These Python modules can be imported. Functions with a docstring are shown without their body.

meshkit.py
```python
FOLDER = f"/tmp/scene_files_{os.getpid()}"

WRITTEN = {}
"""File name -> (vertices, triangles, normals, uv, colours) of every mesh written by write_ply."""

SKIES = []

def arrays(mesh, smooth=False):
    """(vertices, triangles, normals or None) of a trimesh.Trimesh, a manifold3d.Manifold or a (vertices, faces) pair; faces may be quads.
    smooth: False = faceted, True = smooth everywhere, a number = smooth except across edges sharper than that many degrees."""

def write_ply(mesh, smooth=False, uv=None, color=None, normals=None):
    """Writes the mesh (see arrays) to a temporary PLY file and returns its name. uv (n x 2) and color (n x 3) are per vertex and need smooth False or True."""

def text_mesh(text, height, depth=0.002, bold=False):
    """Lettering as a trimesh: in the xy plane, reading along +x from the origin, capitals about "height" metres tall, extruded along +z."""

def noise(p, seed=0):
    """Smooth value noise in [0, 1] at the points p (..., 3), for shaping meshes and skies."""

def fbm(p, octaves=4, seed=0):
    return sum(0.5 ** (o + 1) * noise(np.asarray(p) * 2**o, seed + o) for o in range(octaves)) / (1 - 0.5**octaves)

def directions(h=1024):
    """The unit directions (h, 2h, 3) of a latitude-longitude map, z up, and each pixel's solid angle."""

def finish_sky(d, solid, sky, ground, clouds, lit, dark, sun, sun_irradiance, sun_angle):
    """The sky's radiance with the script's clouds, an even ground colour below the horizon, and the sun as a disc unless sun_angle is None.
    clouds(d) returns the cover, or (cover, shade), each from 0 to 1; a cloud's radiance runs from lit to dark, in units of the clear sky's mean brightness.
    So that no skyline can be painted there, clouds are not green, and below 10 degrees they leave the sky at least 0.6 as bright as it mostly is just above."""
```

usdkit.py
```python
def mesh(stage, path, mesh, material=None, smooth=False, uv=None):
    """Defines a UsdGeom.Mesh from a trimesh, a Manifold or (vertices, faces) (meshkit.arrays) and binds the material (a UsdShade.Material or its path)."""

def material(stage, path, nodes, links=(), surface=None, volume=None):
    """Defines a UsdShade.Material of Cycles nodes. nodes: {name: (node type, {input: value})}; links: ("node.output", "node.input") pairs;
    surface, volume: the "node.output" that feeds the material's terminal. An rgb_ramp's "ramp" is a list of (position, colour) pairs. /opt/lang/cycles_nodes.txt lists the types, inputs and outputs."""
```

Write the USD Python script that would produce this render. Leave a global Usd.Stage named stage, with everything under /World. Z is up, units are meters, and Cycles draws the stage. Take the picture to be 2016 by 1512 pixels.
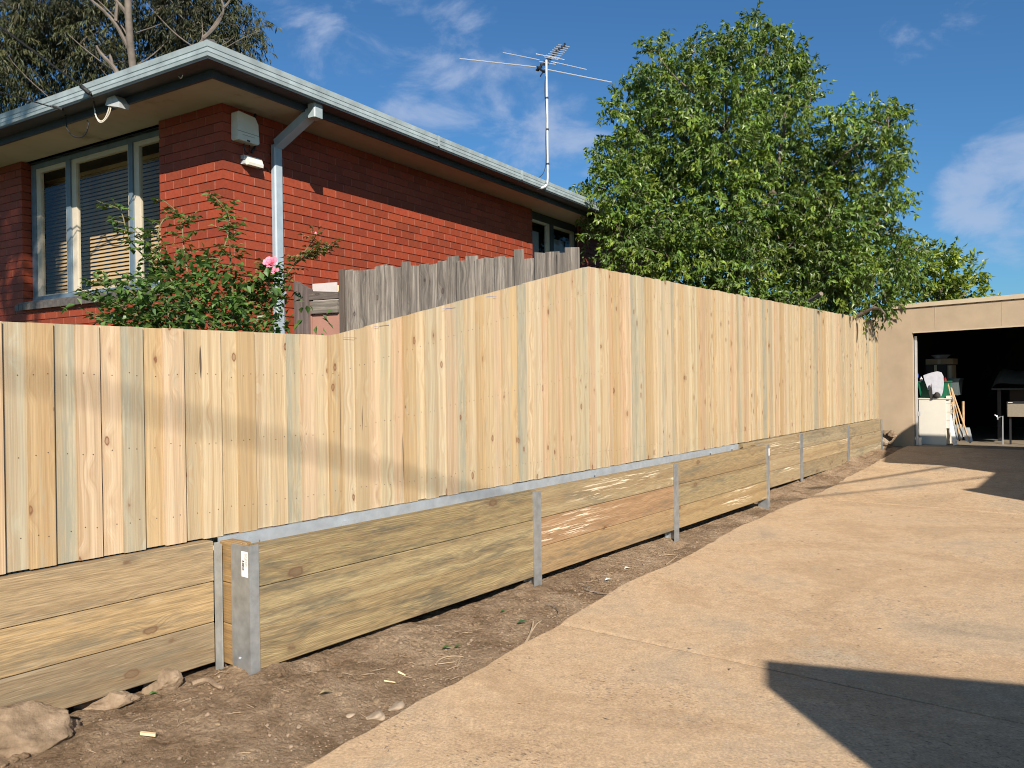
import math, random
import numpy as np, trimesh
import usdkit, meshkit
from pxr import Usd, UsdGeom, UsdLux, UsdShade, Sdf, Gf, Vt

rng = np.random.default_rng(7)
random.seed(7)
stage = Usd.Stage.CreateInMemory()
UsdGeom.SetStageUpAxis(stage, UsdGeom.Tokens.z)
UsdGeom.SetStageMetersPerUnit(stage, 1.0)
UsdGeom.Xform.Define(stage, '/World')
UsdGeom.Scope.Define(stage, '/World/Looks')

# ------------------------------------------------------------------ camera
FPX, PITCH, ROLL, EYE = 1580.0, math.radians(-0.30), math.radians(-0.80), 1.47
EXPOSURE = 0.77
def ray(x, y):
    """direction through a pixel of the 2016 x 1512 photograph"""
    X, Y = (x - 1008) / FPX, (y - 756) / FPX
    a = math.cos(ROLL) * X + math.sin(ROLL) * Y
    up = math.sin(ROLL) * X - math.cos(ROLL) * Y
    return np.array([a, math.cos(PITCH) - up * math.sin(PITCH), math.sin(PITCH) + up * math.cos(PITCH)])
fwd = ray(1008, 756); rgt = ray(1008 + FPX, 756) - fwd; upv = fwd - ray(1008, 756 + FPX)
cam = UsdGeom.Camera.Define(stage, '/World/camera')
cam.AddTransformOp().Set(Gf.Matrix4d(*rgt, 0, *upv, 0, *(-fwd), 0, 0, 0, EYE, 1))
cam.CreateHorizontalApertureAttr(36.0); cam.CreateVerticalApertureAttr(27.0)
cam.CreateFocalLengthAttr(36.0 * FPX / 2016)
cam.CreateClippingRangeAttr(Gf.Vec2f(0.05, 2000))
cam.CreateExposureAttr(EXPOSURE)
EYEP = np.array([0, 0, EYE])

# ------------------------------------------------------------------ sun and sky
SUN = np.array([0.231, -0.973, 0.600]); SUN /= np.linalg.norm(SUN)
SUN_EL = math.asin(SUN[2]); SUN_ROT = math.atan2(SUN[0], SUN[1])
sun = UsdLux.DistantLight.Define(stage, '/World/sun')
sun.CreateIntensityAttr(1.25); sun.CreateAngleAttr(0.5); sun.CreateColorAttr(Gf.Vec3f(1.0, 0.93, 0.83))
sun.CreateNormalizeAttr(True)
zax = SUN; xax = np.cross([0, 0, 1], zax); xax /= np.linalg.norm(xax); yax = np.cross(zax, xax)
sun.AddTransformOp().Set(Gf.Matrix4d(*xax, 0, *yax, 0, *zax, 0, 0, 0, 30, 1))
SKY_STRENGTH = 0.052
def skydir(x, y):
    d = ray(x, y); return d / np.linalg.norm(d)
nodes = {"tc": ("texture_coordinate", {}),
         "sky": ("sky_texture", {"sky_type": "single_scattering", "sun_disc": False, "sun_elevation": SUN_EL, "sun_rotation": SUN_ROT, "altitude": 60.0, "air_density": 1.0, "aerosol_density": 0.8, "ozone_density": 2.5}),
         "map": ("mapping", {"scale": (9.0, 9.0, 17.0), "location": (2.2, 0.9, 1.4)}),
         "n": ("noise_texture", {"scale": 1.0, "detail": 9.0, "roughness": 0.58, "distortion": 0.35}),
         "bg": ("background_shader", {"strength": SKY_STRENGTH}),
         "bal": ("mix", {"mix_type": "multiply", "fac": 1.0, "color2": (0.52, 0.94, 1.26)})}
links = [("tc.generated", "map.vector"), ("map.vector", "n.vector"), ("sky.color", "bal.color1")]
# thin clouds: banks of cover in a few directions, and a light scatter everywhere else
banks = [((890, 270), 9, 1.0), ((1060, 330), 7, 1.0), ((650, 20), 8, 0.72), ((800, 120), 9, 0.75), ((960, 190), 7, 0.8), ((2000, 400), 6.5, 1.0), ((1860, 0), 5, 0.5)]
prev = None
for i, ((px, py), deg, amt) in enumerate(banks):
    d = skydir(px, py)
    nodes[f"d{i}"] = ("vector_math", {"math_type": "dot_product", "vector2": tuple(d)})
    nodes[f"m{i}"] = ("map_range", {"range_type": "smootherstep", "from_min": math.cos(math.radians(deg)), "from_max": 1.0, "to_min": 0.0, "to_max": amt, "clamp": True})
    links += [("tc.generated", f"d{i}.vector1"), (f"d{i}.value", f"m{i}.value")]
    if prev is None:
        prev = f"m{i}.result"
    else:
        nodes[f"x{i}"] = ("math", {"math_type": "maximum"})
        links += [(prev, f"x{i}.value1"), (f"m{i}.result", f"x{i}.value2")]
        prev = f"x{i}.value"
nodes["lo"] = ("map_range", {"from_min": 0.0, "from_max": 1.0, "to_min": 0.68, "to_max": 0.36, "clamp": True})
nodes["sub"] = ("math", {"math_type": "subtract"})
nodes["cov"] = ("map_range", {"range_type": "smoothstep", "from_min": 0.0, "from_max": 0.26, "to_min": 0.0, "to_max": 0.66, "clamp": True})
nodes["cl"] = ("mix", {"mix_type": "mix", "color2": (5.2, 6.2, 8.4)})
links += [(prev, "lo.value"), ("n.fac", "sub.value1"), ("lo.result", "sub.value2"), ("sub.value", "cov.value"), ("cov.result", "cl.fac"), ("bal.color", "cl.color1"), ("cl.color", "bg.color")]
skymat = usdkit.material(stage, '/World/Looks/sky', nodes, links, surface="bg.background")
dome = UsdLux.DomeLight.Define(stage, '/World/sky')
dome.CreateIntensityAttr(1.0)
UsdShade.MaterialBindingAPI.Apply(dome.GetPrim()).Bind(skymat)
dome.GetPrim().SetCustomDataByKey('kind', 'structure')

# ------------------------------------------------------------------ frames: fence (s along, -t), house (u along, y inward), old fence
class Frame:
    def __init__(self, az_x, origin=(0, 0, 0)):
        """az_x: compass angle of the local x axis, clockwise from +y"""
        a = math.radians(az_x); self.rot = 90 - az_x
        self.x = np.array([math.sin(a), math.cos(a), 0]); self.y = np.array([-math.cos(a), math.sin(a), 0])
        self.o = np.asarray(origin, float)
    def world(self, p):
        p = np.asarray(p, float)
        return self.o + p[..., :1] * self.x + p[..., 1:2] * self.y + p[..., 2:3] * np.array([0, 0, 1.0])
    def local(self, P):
        d = np.asarray(P, float) - self.o
        return np.stack([d @ self.x, d @ self.y, d[..., 2]], -1)
F = Frame(38.2)                                  # x = s, y = -t
HC = np.array([-2.5866, 7.27, 0.0])
H = Frame(31.7, HC)                              # x = u, y = into the house (out = -y)
W = Frame(90)                                    # world
OA = math.degrees(math.atan2(-0.91203, 0.41012)) % 360
O = Frame(OA, (0.5768, 6.7484, 0))               # old fence: x along it, +y towards the street
def hit(px, frame, axis, value):
    """the point of the plane local[axis] == value seen at a pixel, in local coordinates"""
    d = ray(*px); n = [frame.x, frame.y, np.array([0, 0, 1.0])][axis]
    k = (value + frame.o @ n - EYEP @ n) / (d @ n)
    return frame.local(EYEP + k * d)
def at_depth(px, depth):
    d = ray(*px); return EYEP + d * (depth / d[1])
def zg(s):
    """height of the drive: level, then rising to the garage"""
    k = np.clip((np.asarray(s, float) - 9.5) / 5.9, 0, 1)
    return 0.2 * k * k * (3 - 2 * k)
def onground(px, dz=0.0):
    z = 0.0
    for _ in range(8):
        p = hit(px, W, 2, z + dz); z = float(zg(F.local(p)[0]))
    return p

# ------------------------------------------------------------------ prim helpers
used = {}
def numbered(path):
    n = used.get(path, 0); used[path] = n + 1
    return path if n == 0 else f"{path}_{n:03d}"
def setdata(prim, **kw):
    for k, v in kw.items():
        if v: prim.SetCustomDataByKey(k, v)
def put(path, mesh, mat, smooth=False, attrs=None):
    m = usdkit.mesh(stage, path, mesh, MATS[mat] if isinstance(mat, str) else mat, smooth=smooth)
    for k, v in (attrs or {}).items():
        UsdGeom.PrimvarsAPI(m).CreatePrimvar(k, Sdf.ValueTypeNames.Float3Array, "vertex").Set(Vt.Vec3fArray.FromNumpy(np.asarray(v, np.float32)))
    return m
class Thing:
    """an Xform at the thing's base; add() takes meshes in the frame's coordinates"""
    def __init__(self, name, label, cat, base=(0, 0, 0), frame=W, group=None, kind=None):
        self.frame, self.base = frame, np.asarray(base, float)
        self.path = numbered('/World/' + name)
        x = UsdGeom.Xform.Define(stage, self.path)
        x.AddTranslateOp().Set(Gf.Vec3d(*frame.world(self.base)))
        if frame.rot % 360: x.AddRotateZOp().Set(frame.rot)
        self.prim = x.GetPrim()
        setdata(self.prim, label=label, category=cat, group=group, kind=kind)
    def add(self, name, mesh, mat, parent=None, smooth=False, attrs=None, label=None, kind=None):
        v, f = arr(mesh)
        m = put(numbered(f"{parent or self.path}/{name}"), (v - self.base, f), mat, smooth, attrs)
        setdata(m.GetPrim(), label=label, kind=kind)
        return str(m.GetPath())
def single(name, mesh, mat, label=None, cat=None, base=(0, 0, 0), frame=W, group=None, kind=None, smooth=False, attrs=None):
    v, f = arr(mesh); base = np.asarray(base, float)
    m = put(numbered("/World/" + name), (v - base, f), mat, smooth, attrs)
    m.AddTranslateOp().Set(Gf.Vec3d(*frame.world(base)))
    if frame.rot % 360: m.AddRotateZOp().Set(frame.rot)
    setdata(m.GetPrim(), label=label, category=cat, group=group, kind=kind)
    return m

# ------------------------------------------------------------------ mesh helpers
def arr(mesh):
    if isinstance(mesh, tuple): 
        v, f = np.asarray(mesh[0], float), np.asarray(mesh[1], int)
        if f.shape[1] == 4: f = np.vstack([f[:, [0, 1, 2]], f[:, [0, 2, 3]]])
        return v, f
    v, f, _ = meshkit.arrays(mesh); return v, f
def join(parts):
    vs, fs, n = [], [], 0
    for p in parts:
        v, f = arr(p); vs.append(v); fs.append(f + n); n += len(v)
    return np.vstack(vs), np.vstack(fs)
BOXF = np.array([[0, 2, 3, 1], [4, 5, 7, 6], [0, 1, 5, 4], [2, 6, 7, 3], [0, 4, 6, 2], [1, 3, 7, 5]])
def box(x0, x1, y0, y1, z0, z1):
    v = np.array([[x, y, z] for z in (z0, z1) for y in (y0, y1) for x in (x0, x1)], float)
    return v, np.array([[0, 2, 3], [0, 3, 1], [4, 5, 7], [4, 7, 6], [0, 1, 5], [0, 5, 4], [2, 6, 7], [2, 7, 3], [0, 4, 6], [0, 6, 2], [1, 3, 7], [1, 7, 5]])
def prism(profile, axis, a, b):
    """a convex outline (list of 2-D points, counter-clockwise) swept along an axis from a to b"""
    p = np.asarray(profile, float); n = len(p)
    cols = {0: (1, 2), 1: (2, 0), 2: (0, 1)}[axis]
    v = np.zeros((2 * n, 3)); v[:n, cols[0]] = v[n:, cols[0]] = p[:, 0]; v[:n, cols[1]] = v[n:, cols[1]] = p[:, 1]
    v[:n, axis], v[n:, axis] = a, b
    f = []
    for i in range(n):
        j = (i + 1) % n; f += [[i, j, n + j], [i, n + j, n + i]]
    for i in range(1, n - 1): f += [[0, i + 1, i], [n, n + i, n + i + 1]]
    return v, np.array(f)
def cbox(x0, x1, y0, y1, z0, z1, axis, c=0.004):
    """a box whose long edges along AXIS are chamfered"""
    lo, hi = np.array([x0, y0, z0]), np.array([x1, y1, z1])
    i, j = {0: (1, 2), 1: (2, 0), 2: (0, 1)}[axis]
    a0, a1, b0, b1 = lo[i], hi[i], lo[j], hi[j]
    pr = [(a0 + c, b0), (a1 - c, b0), (a1, b0 + c), (a1, b1 - c), (a1 - c, b1), (a0 + c, b1), (a0, b1 - c), (a0, b0 + c)]
    return prism(pr, axis, lo[axis], hi[axis])
def tube(points, radii, sides=6, cap=True):
    p = np.asarray(points, float); t = np.gradient(p, axis=0); t /= np.linalg.norm(t, axis=1, keepdims=True) + 1e-12
    a = np.cross(t, np.where(np.abs(t[:, 2:]) < 0.9, [0, 0, 1.0], [1.0, 0, 0])); a /= np.linalg.norm(a, axis=1, keepdims=True) + 1e-12
    b, ang = np.cross(t, a), np.arange(sides) * 2 * np.pi / sides
    v = (p[:, None] + np.broadcast_to(radii, (len(p),))[:, None, None] * (np.cos(ang)[None, :, None] * a[:, None] + np.sin(ang)[None, :, None] * b[:, None])).reshape(-1, 3)
    i, j = np.meshgrid(np.arange(len(p) - 1), np.arange(sides), indexing="ij")
    q = np.stack([i * sides + j, i * sides + (j + 1) % sides, (i + 1) * sides + (j + 1) % sides, (i + 1) * sides + j], -1).reshape(-1, 4)
    f = np.vstack([q[:, [0, 1, 2]], q[:, [0, 2, 3]]])
    if cap:
        n = len(v); v = np.vstack([v, p[0], p[-1]]); k = np.arange(sides); e = (len(p) - 1) * sides
        f = np.vstack([f, np.stack([np.full(sides, n), (k + 1) % sides, k], -1), np.stack([np.full(sides, n + 1), e + k, e + (k + 1) % sides], -1)])
    return v, f
def curve(pts, n=12):
    p = np.asarray(pts, float); d = np.r_[0, np.cumsum(np.linalg.norm(np.diff(p, axis=0), axis=1))]
    from scipy.interpolate import CubicSpline
    if len(p) == 2: return p[0] + np.linspace(0, 1, n)[:, None] * (p[1] - p[0])
    return CubicSpline(d, p)(np.linspace(0, d[-1], n))
def grid(X, Y, Z):
    """a surface of points on a regular (n, m) lattice, facing up for x along the first index and y along the second"""
    n, m = X.shape; v = np.stack([X, Y, Z], -1).reshape(-1, 3)
    i, j = np.meshgrid(np.arange(n - 1), np.arange(m - 1), indexing='ij'); q = (i * m + j).ravel()
    return v, np.vstack([np.stack([q, q + m, q + m + 1], -1), np.stack([q, q + m + 1, q + 1], -1)])
def rock(r, seed, flat=0.6, sub=3, rough=0.35):
    m = trimesh.creation.icosphere(sub, 1.0); v = np.array(m.vertices)
    for k in range(7):                                  # chip flat faces off
        q = np.random.default_rng(seed * 31 + k); n = q.normal(size=3); n /= np.linalg.norm(n); d = q.uniform(0.55, 0.85)
        over = np.maximum(v @ n - d, 0); v = v - over[:, None] * n * 0.9
    v *= 1 + rough * (meshkit.fbm(v * 1.6 + seed * 7.1, 5, seed) - 0.5)[:, None]
    v *= 1 + 0.16 * (meshkit.fbm(v * 6 + seed, 4, seed + 5) - 0.5)[:, None] + 0.07 * (meshkit.fbm(v * 22 + seed, 3, seed + 9) - 0.5)[:, None]
    return v * np.array([1, 1, flat]) * r, np.array(m.faces)
def grain_for(v, axis):
    """wood coordinates: x across, y through, z along the board, each board cut from its own place in the log"""
    o = rng.uniform(-50, 50, 3); i, j = [k for k in range(3) if k != axis]
    return np.stack([v[:, i], v[:, j], v[:, axis]], -1) + o
def const(v, c): return np.broadcast_to(np.asarray(c, float), (len(v), 3)).copy()

# ------------------------------------------------------------------ materials
MATS = {}
def mat(name, nodes, links, surface="p.BSDF", volume=None):
    MATS[name] = usdkit.material(stage, '/World/Looks/' + name, nodes, links, surface=surface, volume=volume); return MATS[name]
def plain(name, color, rough=0.6, metal=0.0, var=0.12, scale=9.0, bump=0.0, bscale=60.0, spec=0.5, **extra):
    c = np.asarray(color)
    n = {"tc": ("texture_coordinate", {}), "n": ("noise_texture", {"scale": scale, "detail": 6.0, "roughness": 0.6}),
         "r": ("rgb_ramp", {"ramp": [(0.3, tuple(c * (1 - var))), (0.7, tuple(np.minimum(c * (1 + var), 0.95)))]}),
         "p": ("principled_bsdf", {"roughness": rough, "metallic": metal, "specular_ior_level": spec, **extra})}
    l = [("tc.object", "n.vector"), ("n.fac", "r.fac"), ("r.color", "p.base_color")]
    if bump:
        n["nb"] = ("noise_texture", {"scale": bscale, "detail": 5.0, "roughness": 0.65}); n["b"] = ("bump", {"strength": 0.6, "distance": bump})
        l += [("tc.object", "nb.vector"), ("nb.fac", "b.height"), ("b.normal", "p.normal")]
    return mat(name, n, l)
def wood(name, ring=(0.42, 0.22, 0.09), ring_amt=0.45, stain=(0.36, 0.37, 0.27), stain_lo=0.55, stain_hi=0.75, stain_amt=0.6, knot=(0.15, 0.065, 0.028), knot_r=0.075, scratch=0.0,
         rough=0.62, bump=0.0006, period=34.0, band=0.6, light=0.10, fgrain=3.0, streak=0.22, stain_scale=(5.0, 5.0, 0.9), kscale=(6.5, 6.5, 3.6)):
    """sawn timber; the board's own colour comes from its 'tint', the place in the log from its 'grain'"""
    n = {"g": ("attribute", {"attribute": "grain"}), "t": ("attribute", {"attribute": "tint"}),
         "km": ("mapping", {"scale": kscale}), "kv": ("voronoi_texture", {"feature": "f1", "scale": 1.0, "randomness": 1.0}),
         "kw": ("map_range", {"range_type": "smootherstep", "from_min": 0.0, "from_max": 0.55, "to_min": 1.0, "to_max": 0.0, "clamp": True}),
         "wm": ("mapping", {"scale": (7.0, 7.0, 0.75)}), "wn": ("noise_texture", {"scale": 1.0, "detail": 2.0, "roughness": 0.45}),
         "wa": ("math", {"math_type": "multiply_add", "value2": 0.085}),      # across offset from the warp noise
         "wb": ("math", {"math_type": "multiply_add", "value2": 0.035}),
         "sx": ("separate_xyz", {}), "cx": ("combine_xyz", {}), "zz": ("math", {"math_type": "multiply", "value2": 0.02}),
         "wv": ("wave_texture", {"wave_type": "bands", "bands_direction": "x", "profile": "saw", "scale": period, "distortion": 1.1, "detail": 3.0, "detail_scale": 2.0, "detail_roughness": 0.6}),
         "wr": ("rgb_ramp", {"ramp": [(0.0, (0, 0, 0)), (0.45, (0.12, 0.12, 0.12)), (0.85, (0.9, 0.9, 0.9)), (0.97, (1, 1, 1)), (1.0, (0.1, 0.1, 0.1))]}),
         "bm": ("mapping", {"scale": (16.0, 16.0, 0.5)}), "bn": ("noise_texture", {"scale": 1.0, "detail": 3.0, "roughness": 0.5}),
         "br": ("map_range", {"from_min": 0.38, "from_max": 0.64, "to_min": 0.15, "to_max": 1.0, "clamp": True}),
         "ra": ("math", {"math_type": "multiply"}), "ram": ("math", {"math_type": "multiply", "value2": ring_amt}),
         "c1": ("mix", {"mix_type": "mix", "color2": ring}),
         "vm": ("mapping", {"scale": (34.0, 34.0, 0.35)}), "vn": ("noise_texture", {"scale": 1.0, "detail": 2.0, "roughness": 0.5}), "vr": ("map_range", {"from_min": 0.42, "from_max": 0.68, "to_min": 0.0, "to_max": band, "clamp": True}), "c0": ("mix", {"mix_type": "mix", "color2": ring}),
         "vq": ("map_range", {"from_min": 0.3, "from_max": 0.62, "to_min": 1.0 + light, "to_max": 1.0, "clamp": True}), "c0b": ("mix", {"mix_type": "multiply", "fac": 1.0}),
         "fm": ("mapping", {"scale": (210.0, 210.0, fgrain)}), "fn": ("noise_texture", {"scale": 1.0, "detail": 3.0, "roughness": 0.6}),
         "fr": ("map_range", {"from_min": 0.3, "from_max": 0.7, "to_min": 1 - streak, "to_max": 1 + 0.35 * streak, "clamp": True}),
         "c2": ("mix", {"mix_type": "multiply", "fac": 1.0}),
         "sm": ("mapping", {"scale": stain_scale}), "sn": ("noise_texture", {"scale": 1.0, "detail": 5.0, "roughness": 0.6, "distortion": 0.4}),
         "s2m": ("mapping", {"scale": (60.0, 60.0, 7.0)}), "s2": ("noise_texture", {"scale": 1.0, "detail": 4.0, "roughness": 0.65, "distortion": 0.5}), "s3": ("math", {"math_type": "multiply_add", "value2": 0.62}), "s4": ("math", {"math_type": "subtract", "value2": 0.31}),
         "sr": ("map_range", {"from_min": stain_lo, "from_max": stain_hi, "to_min": 0.0, "to_max": stain_amt, "clamp": True}),
         "c3": ("mix", {"mix_type": "mix", "color2": stain}),
         "kr": ("rgb_ramp", {"ramp": [(0.0, (0.9, 0.9, 0.9)), (knot_r * 0.25, (0.5, 0.5, 0.5)), (knot_r * 0.8, (0.62, 0.62, 0.62)), (knot_r * 0.95, (1, 1, 1)), (knot_r * 1.12, (0.8, 0.8, 0.8)), (knot_r * 1.35, (0.2, 0.2, 0.2)), (knot_r * 2.6, (0, 0, 0))]}),
         "kn": ("noise_texture", {"scale": 45.0, "detail": 2.0}), "kd": ("math", {"math_type": "multiply_add", "value2": 0.07}), "ke": ("math", {"math_type": "subtract", "value2": 0.035}),
         "c4": ("mix", {"mix_type": "mix", "color2": knot}),
         "p": ("principled_bsdf", {"roughness": rough, "specular_ior_level": 0.3}),
         "b": ("bump", {"strength": 0.7, "distance": bump})}
    l = [("g.vector", "km.vector"), ("km.vector", "kv.vector"), ("kv.distance", "kw.value"),
         ("g.vector", "wm.vector"), ("wm.vector", "wn.vector"), ("g.vector", "sx.vector"),
         ("wn.fac", "wa.value1"), ("sx.x", "wa.value3"), ("kw.result", "wb.value1"), ("wa.value", "wb.value3"),
         ("wb.value", "cx.x"), ("sx.y", "cx.y"), ("sx.z", "zz.value1"), ("zz.value", "cx.z"), ("cx.vector", "wv.vector"), ("wv.fac", "wr.fac"),
         ("cx.vector", "bm.vector"), ("bm.vector", "bn.vector"), ("bn.fac", "br.value"), ("wr.color", "ra.value1"), ("br.result", "ra.value2"), ("ra.value", "ram.value1"),
         ("ram.value", "c1.fac"), ("cx.vector", "vm.vector"), ("vm.vector", "vn.vector"), ("vn.fac", "vr.value"), ("vr.result", "c0.fac"), ("t.color", "c0.color1"), ("vn.fac", "vq.value"), ("c0.color", "c0b.color1"), ("vq.result", "c0b.color2"), ("c0b.color", "c1.color1"),
         ("g.vector", "fm.vector"), ("fm.vector", "fn.vector"), ("fn.fac", "fr.value"), ("c1.color", "c2.color1"), ("fr.result", "c2.color2"),
         ("g.vector", "sm.vector"), ("sm.vector", "sn.vector"), ("g.vector", "s2m.vector"), ("s2m.vector", "s2.vector"), ("s2.fac", "s3.value1"), ("sn.fac", "s3.value3"), ("s3.value", "s4.value1"), ("s4.value", "sr.value"), ("sr.result", "c3.fac"), ("c2.color", "c3.color1"),
         ("g.vector", "kn.vector"), ("kn.fac", "kd.value1"), ("kv.distance", "kd.value3"), ("kd.value", "ke.value1"), ("ke.value", "kr.fac"), ("kr.color", "c4.fac"), ("c3.color", "c4.color1"),
         ("fn.fac", "b.height"), ("b.normal", "p.normal")]
    last = "c4.color"
    if scratch:
        n |= {"xm": ("mapping", {"scale": (75.0, 75.0, 2.2)}), "xn": ("noise_texture", {"scale": 1.0, "detail": 4.0, "roughness": 0.7, "distortion": 0.6}),
              "xr": ("map_range", {"from_min": 0.56, "from_max": 0.62, "to_min": 0.0, "to_max": 1.0, "clamp": True}),
              "ym": ("mapping", {"scale": (6.0, 6.0, 0.7), "location": (9.0, 3.0, 1.0)}), "yn": ("noise_texture", {"scale": 1.0, "detail": 2.0}),
              "yr": ("map_range", {"from_min": 0.52, "from_max": 0.64, "to_min": 0.0, "to_max": scratch, "clamp": True}),
              "xy": ("math", {"math_type": "multiply"}), "c5": ("mix", {"mix_type": "mix", "color2": (0.72, 0.60, 0.44)})}
        l += [("g.vector", "xm.vector"), ("xm.vector", "xn.vector"), ("xn.fac", "xr.value"), ("g.vector", "ym.vector"), ("ym.vector", "yn.vector"), ("yn.fac", "yr.value"),
              ("xr.result", "xy.value1"), ("yr.result", "xy.value2"), ("xy.value", "c5.fac"), (last, "c5.color1")]
        last = "c5.color"
    l.append((last, "p.base_color"))
    return mat(name, n, l)
wood('new_pine', ring=(0.33, 0.20, 0.095), kscale=(9.0, 9.0, 4.4), knot_r=0.085, stain=(0.30, 0.27, 0.19), stain_lo=0.58, stain_hi=0.72, stain_amt=0.55, stain_scale=(15.0, 15.0, 1.1), band=0.5, light=0.14)
wood('sleeper_pine', fgrain=9.0, band=0.35, ring=(0.19, 0.115, 0.055), ring_amt=0.6, stain=(0.090, 0.085, 0.065), stain_lo=0.50, stain_hi=0.70, stain_amt=0.6, knot=(0.125, 0.072, 0.038), scratch=0.12, rough=0.7,
     bump=0.001, period=36.0, streak=0.42, stain_scale=(9.0, 9.0, 0.9), kscale=(6.0, 6.0, 3.2), knot_r=0.10)
wood('stained_sleeper', fgrain=9.0, band=0.4, ring=(0.17, 0.10, 0.05), ring_amt=0.65, stain=(0.060, 0.058, 0.046), stain_lo=0.48, stain_hi=0.68, stain_amt=0.66, knot=(0.11, 0.065, 0.036), scratch=0.15, rough=0.7,
     bump=0.001, period=30.0, streak=0.45, stain_scale=(8.0, 8.0, 1.5), kscale=(4.6, 4.6, 2.6), knot_r=0.10)
wood('scuffed_sleeper', fgrain=9.0, band=0.4, ring=(0.20, 0.11, 0.05), ring_amt=0.5, stain=(0.11, 0.10, 0.07), stain_lo=0.56, stain_hi=0.72, stain_amt=0.5, knot=(0.15, 0.07, 0.03), scratch=1.0, rough=0.7,
     bump=0.001, period=26.0, streak=0.3, stain_scale=(7.0, 7.0, 1.3), kscale=(5.0, 5.0, 2.6))
wood('old_grey_wood', ring=(0.07, 0.058, 0.05), ring_amt=0.7, stain=(0.075, 0.06, 0.05), stain_lo=0.45, stain_hi=0.66, stain_amt=0.6, knot=(0.05, 0.035, 0.03), rough=0.85, bump=0.002,
     period=40.0, streak=0.6, stain_scale=(14.0, 14.0, 1.0))
plain('galvanised', (0.37, 0.395, 0.41), rough=0.38, metal=0.68, var=0.22, scale=14.0, bump=0.0004, bscale=30.0)
plain('galvanised_light', (0.38, 0.41, 0.43), rough=0.45, metal=0.35, var=0.15, scale=10.0)
plain('steel_dull', (0.34, 0.35, 0.34), rough=0.5, metal=0.4, var=0.2, scale=12.0)
# bricks
mat('brick', {"t": ("attribute", {"attribute": "tint"}), "g": ("geometry", {}), "n": ("noise_texture", {"scale": 35.0, "detail": 6.0, "roughness": 0.65}),
              "r": ("map_range", {"from_min": 0.3, "from_max": 0.7, "to_min": 0.82, "to_max": 1.12, "clamp": True}), "c": ("mix", {"mix_type": "multiply", "fac": 1.0}),
              "p": ("principled_bsdf", {"roughness": 0.62, "specular_ior_level": 0.35}), "b": ("bump", {"strength": 0.5, "distance": 0.001})},
    [("g.position", "n.vector"), ("n.fac", "r.value"), ("t.color", "c.color1"), ("r.result", "c.color2"), ("c.color", "p.base_color"), ("n.fac", "b.height"), ("b.normal", "p.normal")])
plain('mortar', (0.28, 0.105, 0.07), rough=0.9, var=0.25, scale=40.0)
plain('sill_brick', (0.09, 0.075, 0.065), rough=0.5, var=0.3, scale=20.0)
plain('gutter_paint', (0.27, 0.315, 0.32), rough=0.5, var=0.22, scale=7.0)
plain('fascia_paint', (0.030, 0.038, 0.045), rough=0.5, var=0.15, scale=6.0)
plain('blue_paint', (0.11, 0.15, 0.185), rough=0.45, var=0.15, scale=8.0)
plain('pipe_paint', (0.27, 0.32, 0.36), rough=0.5, var=0.14, scale=6.0)
plain('cream_paint', (0.50, 0.43, 0.33), rough=0.45, var=0.08, scale=8.0)
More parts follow.
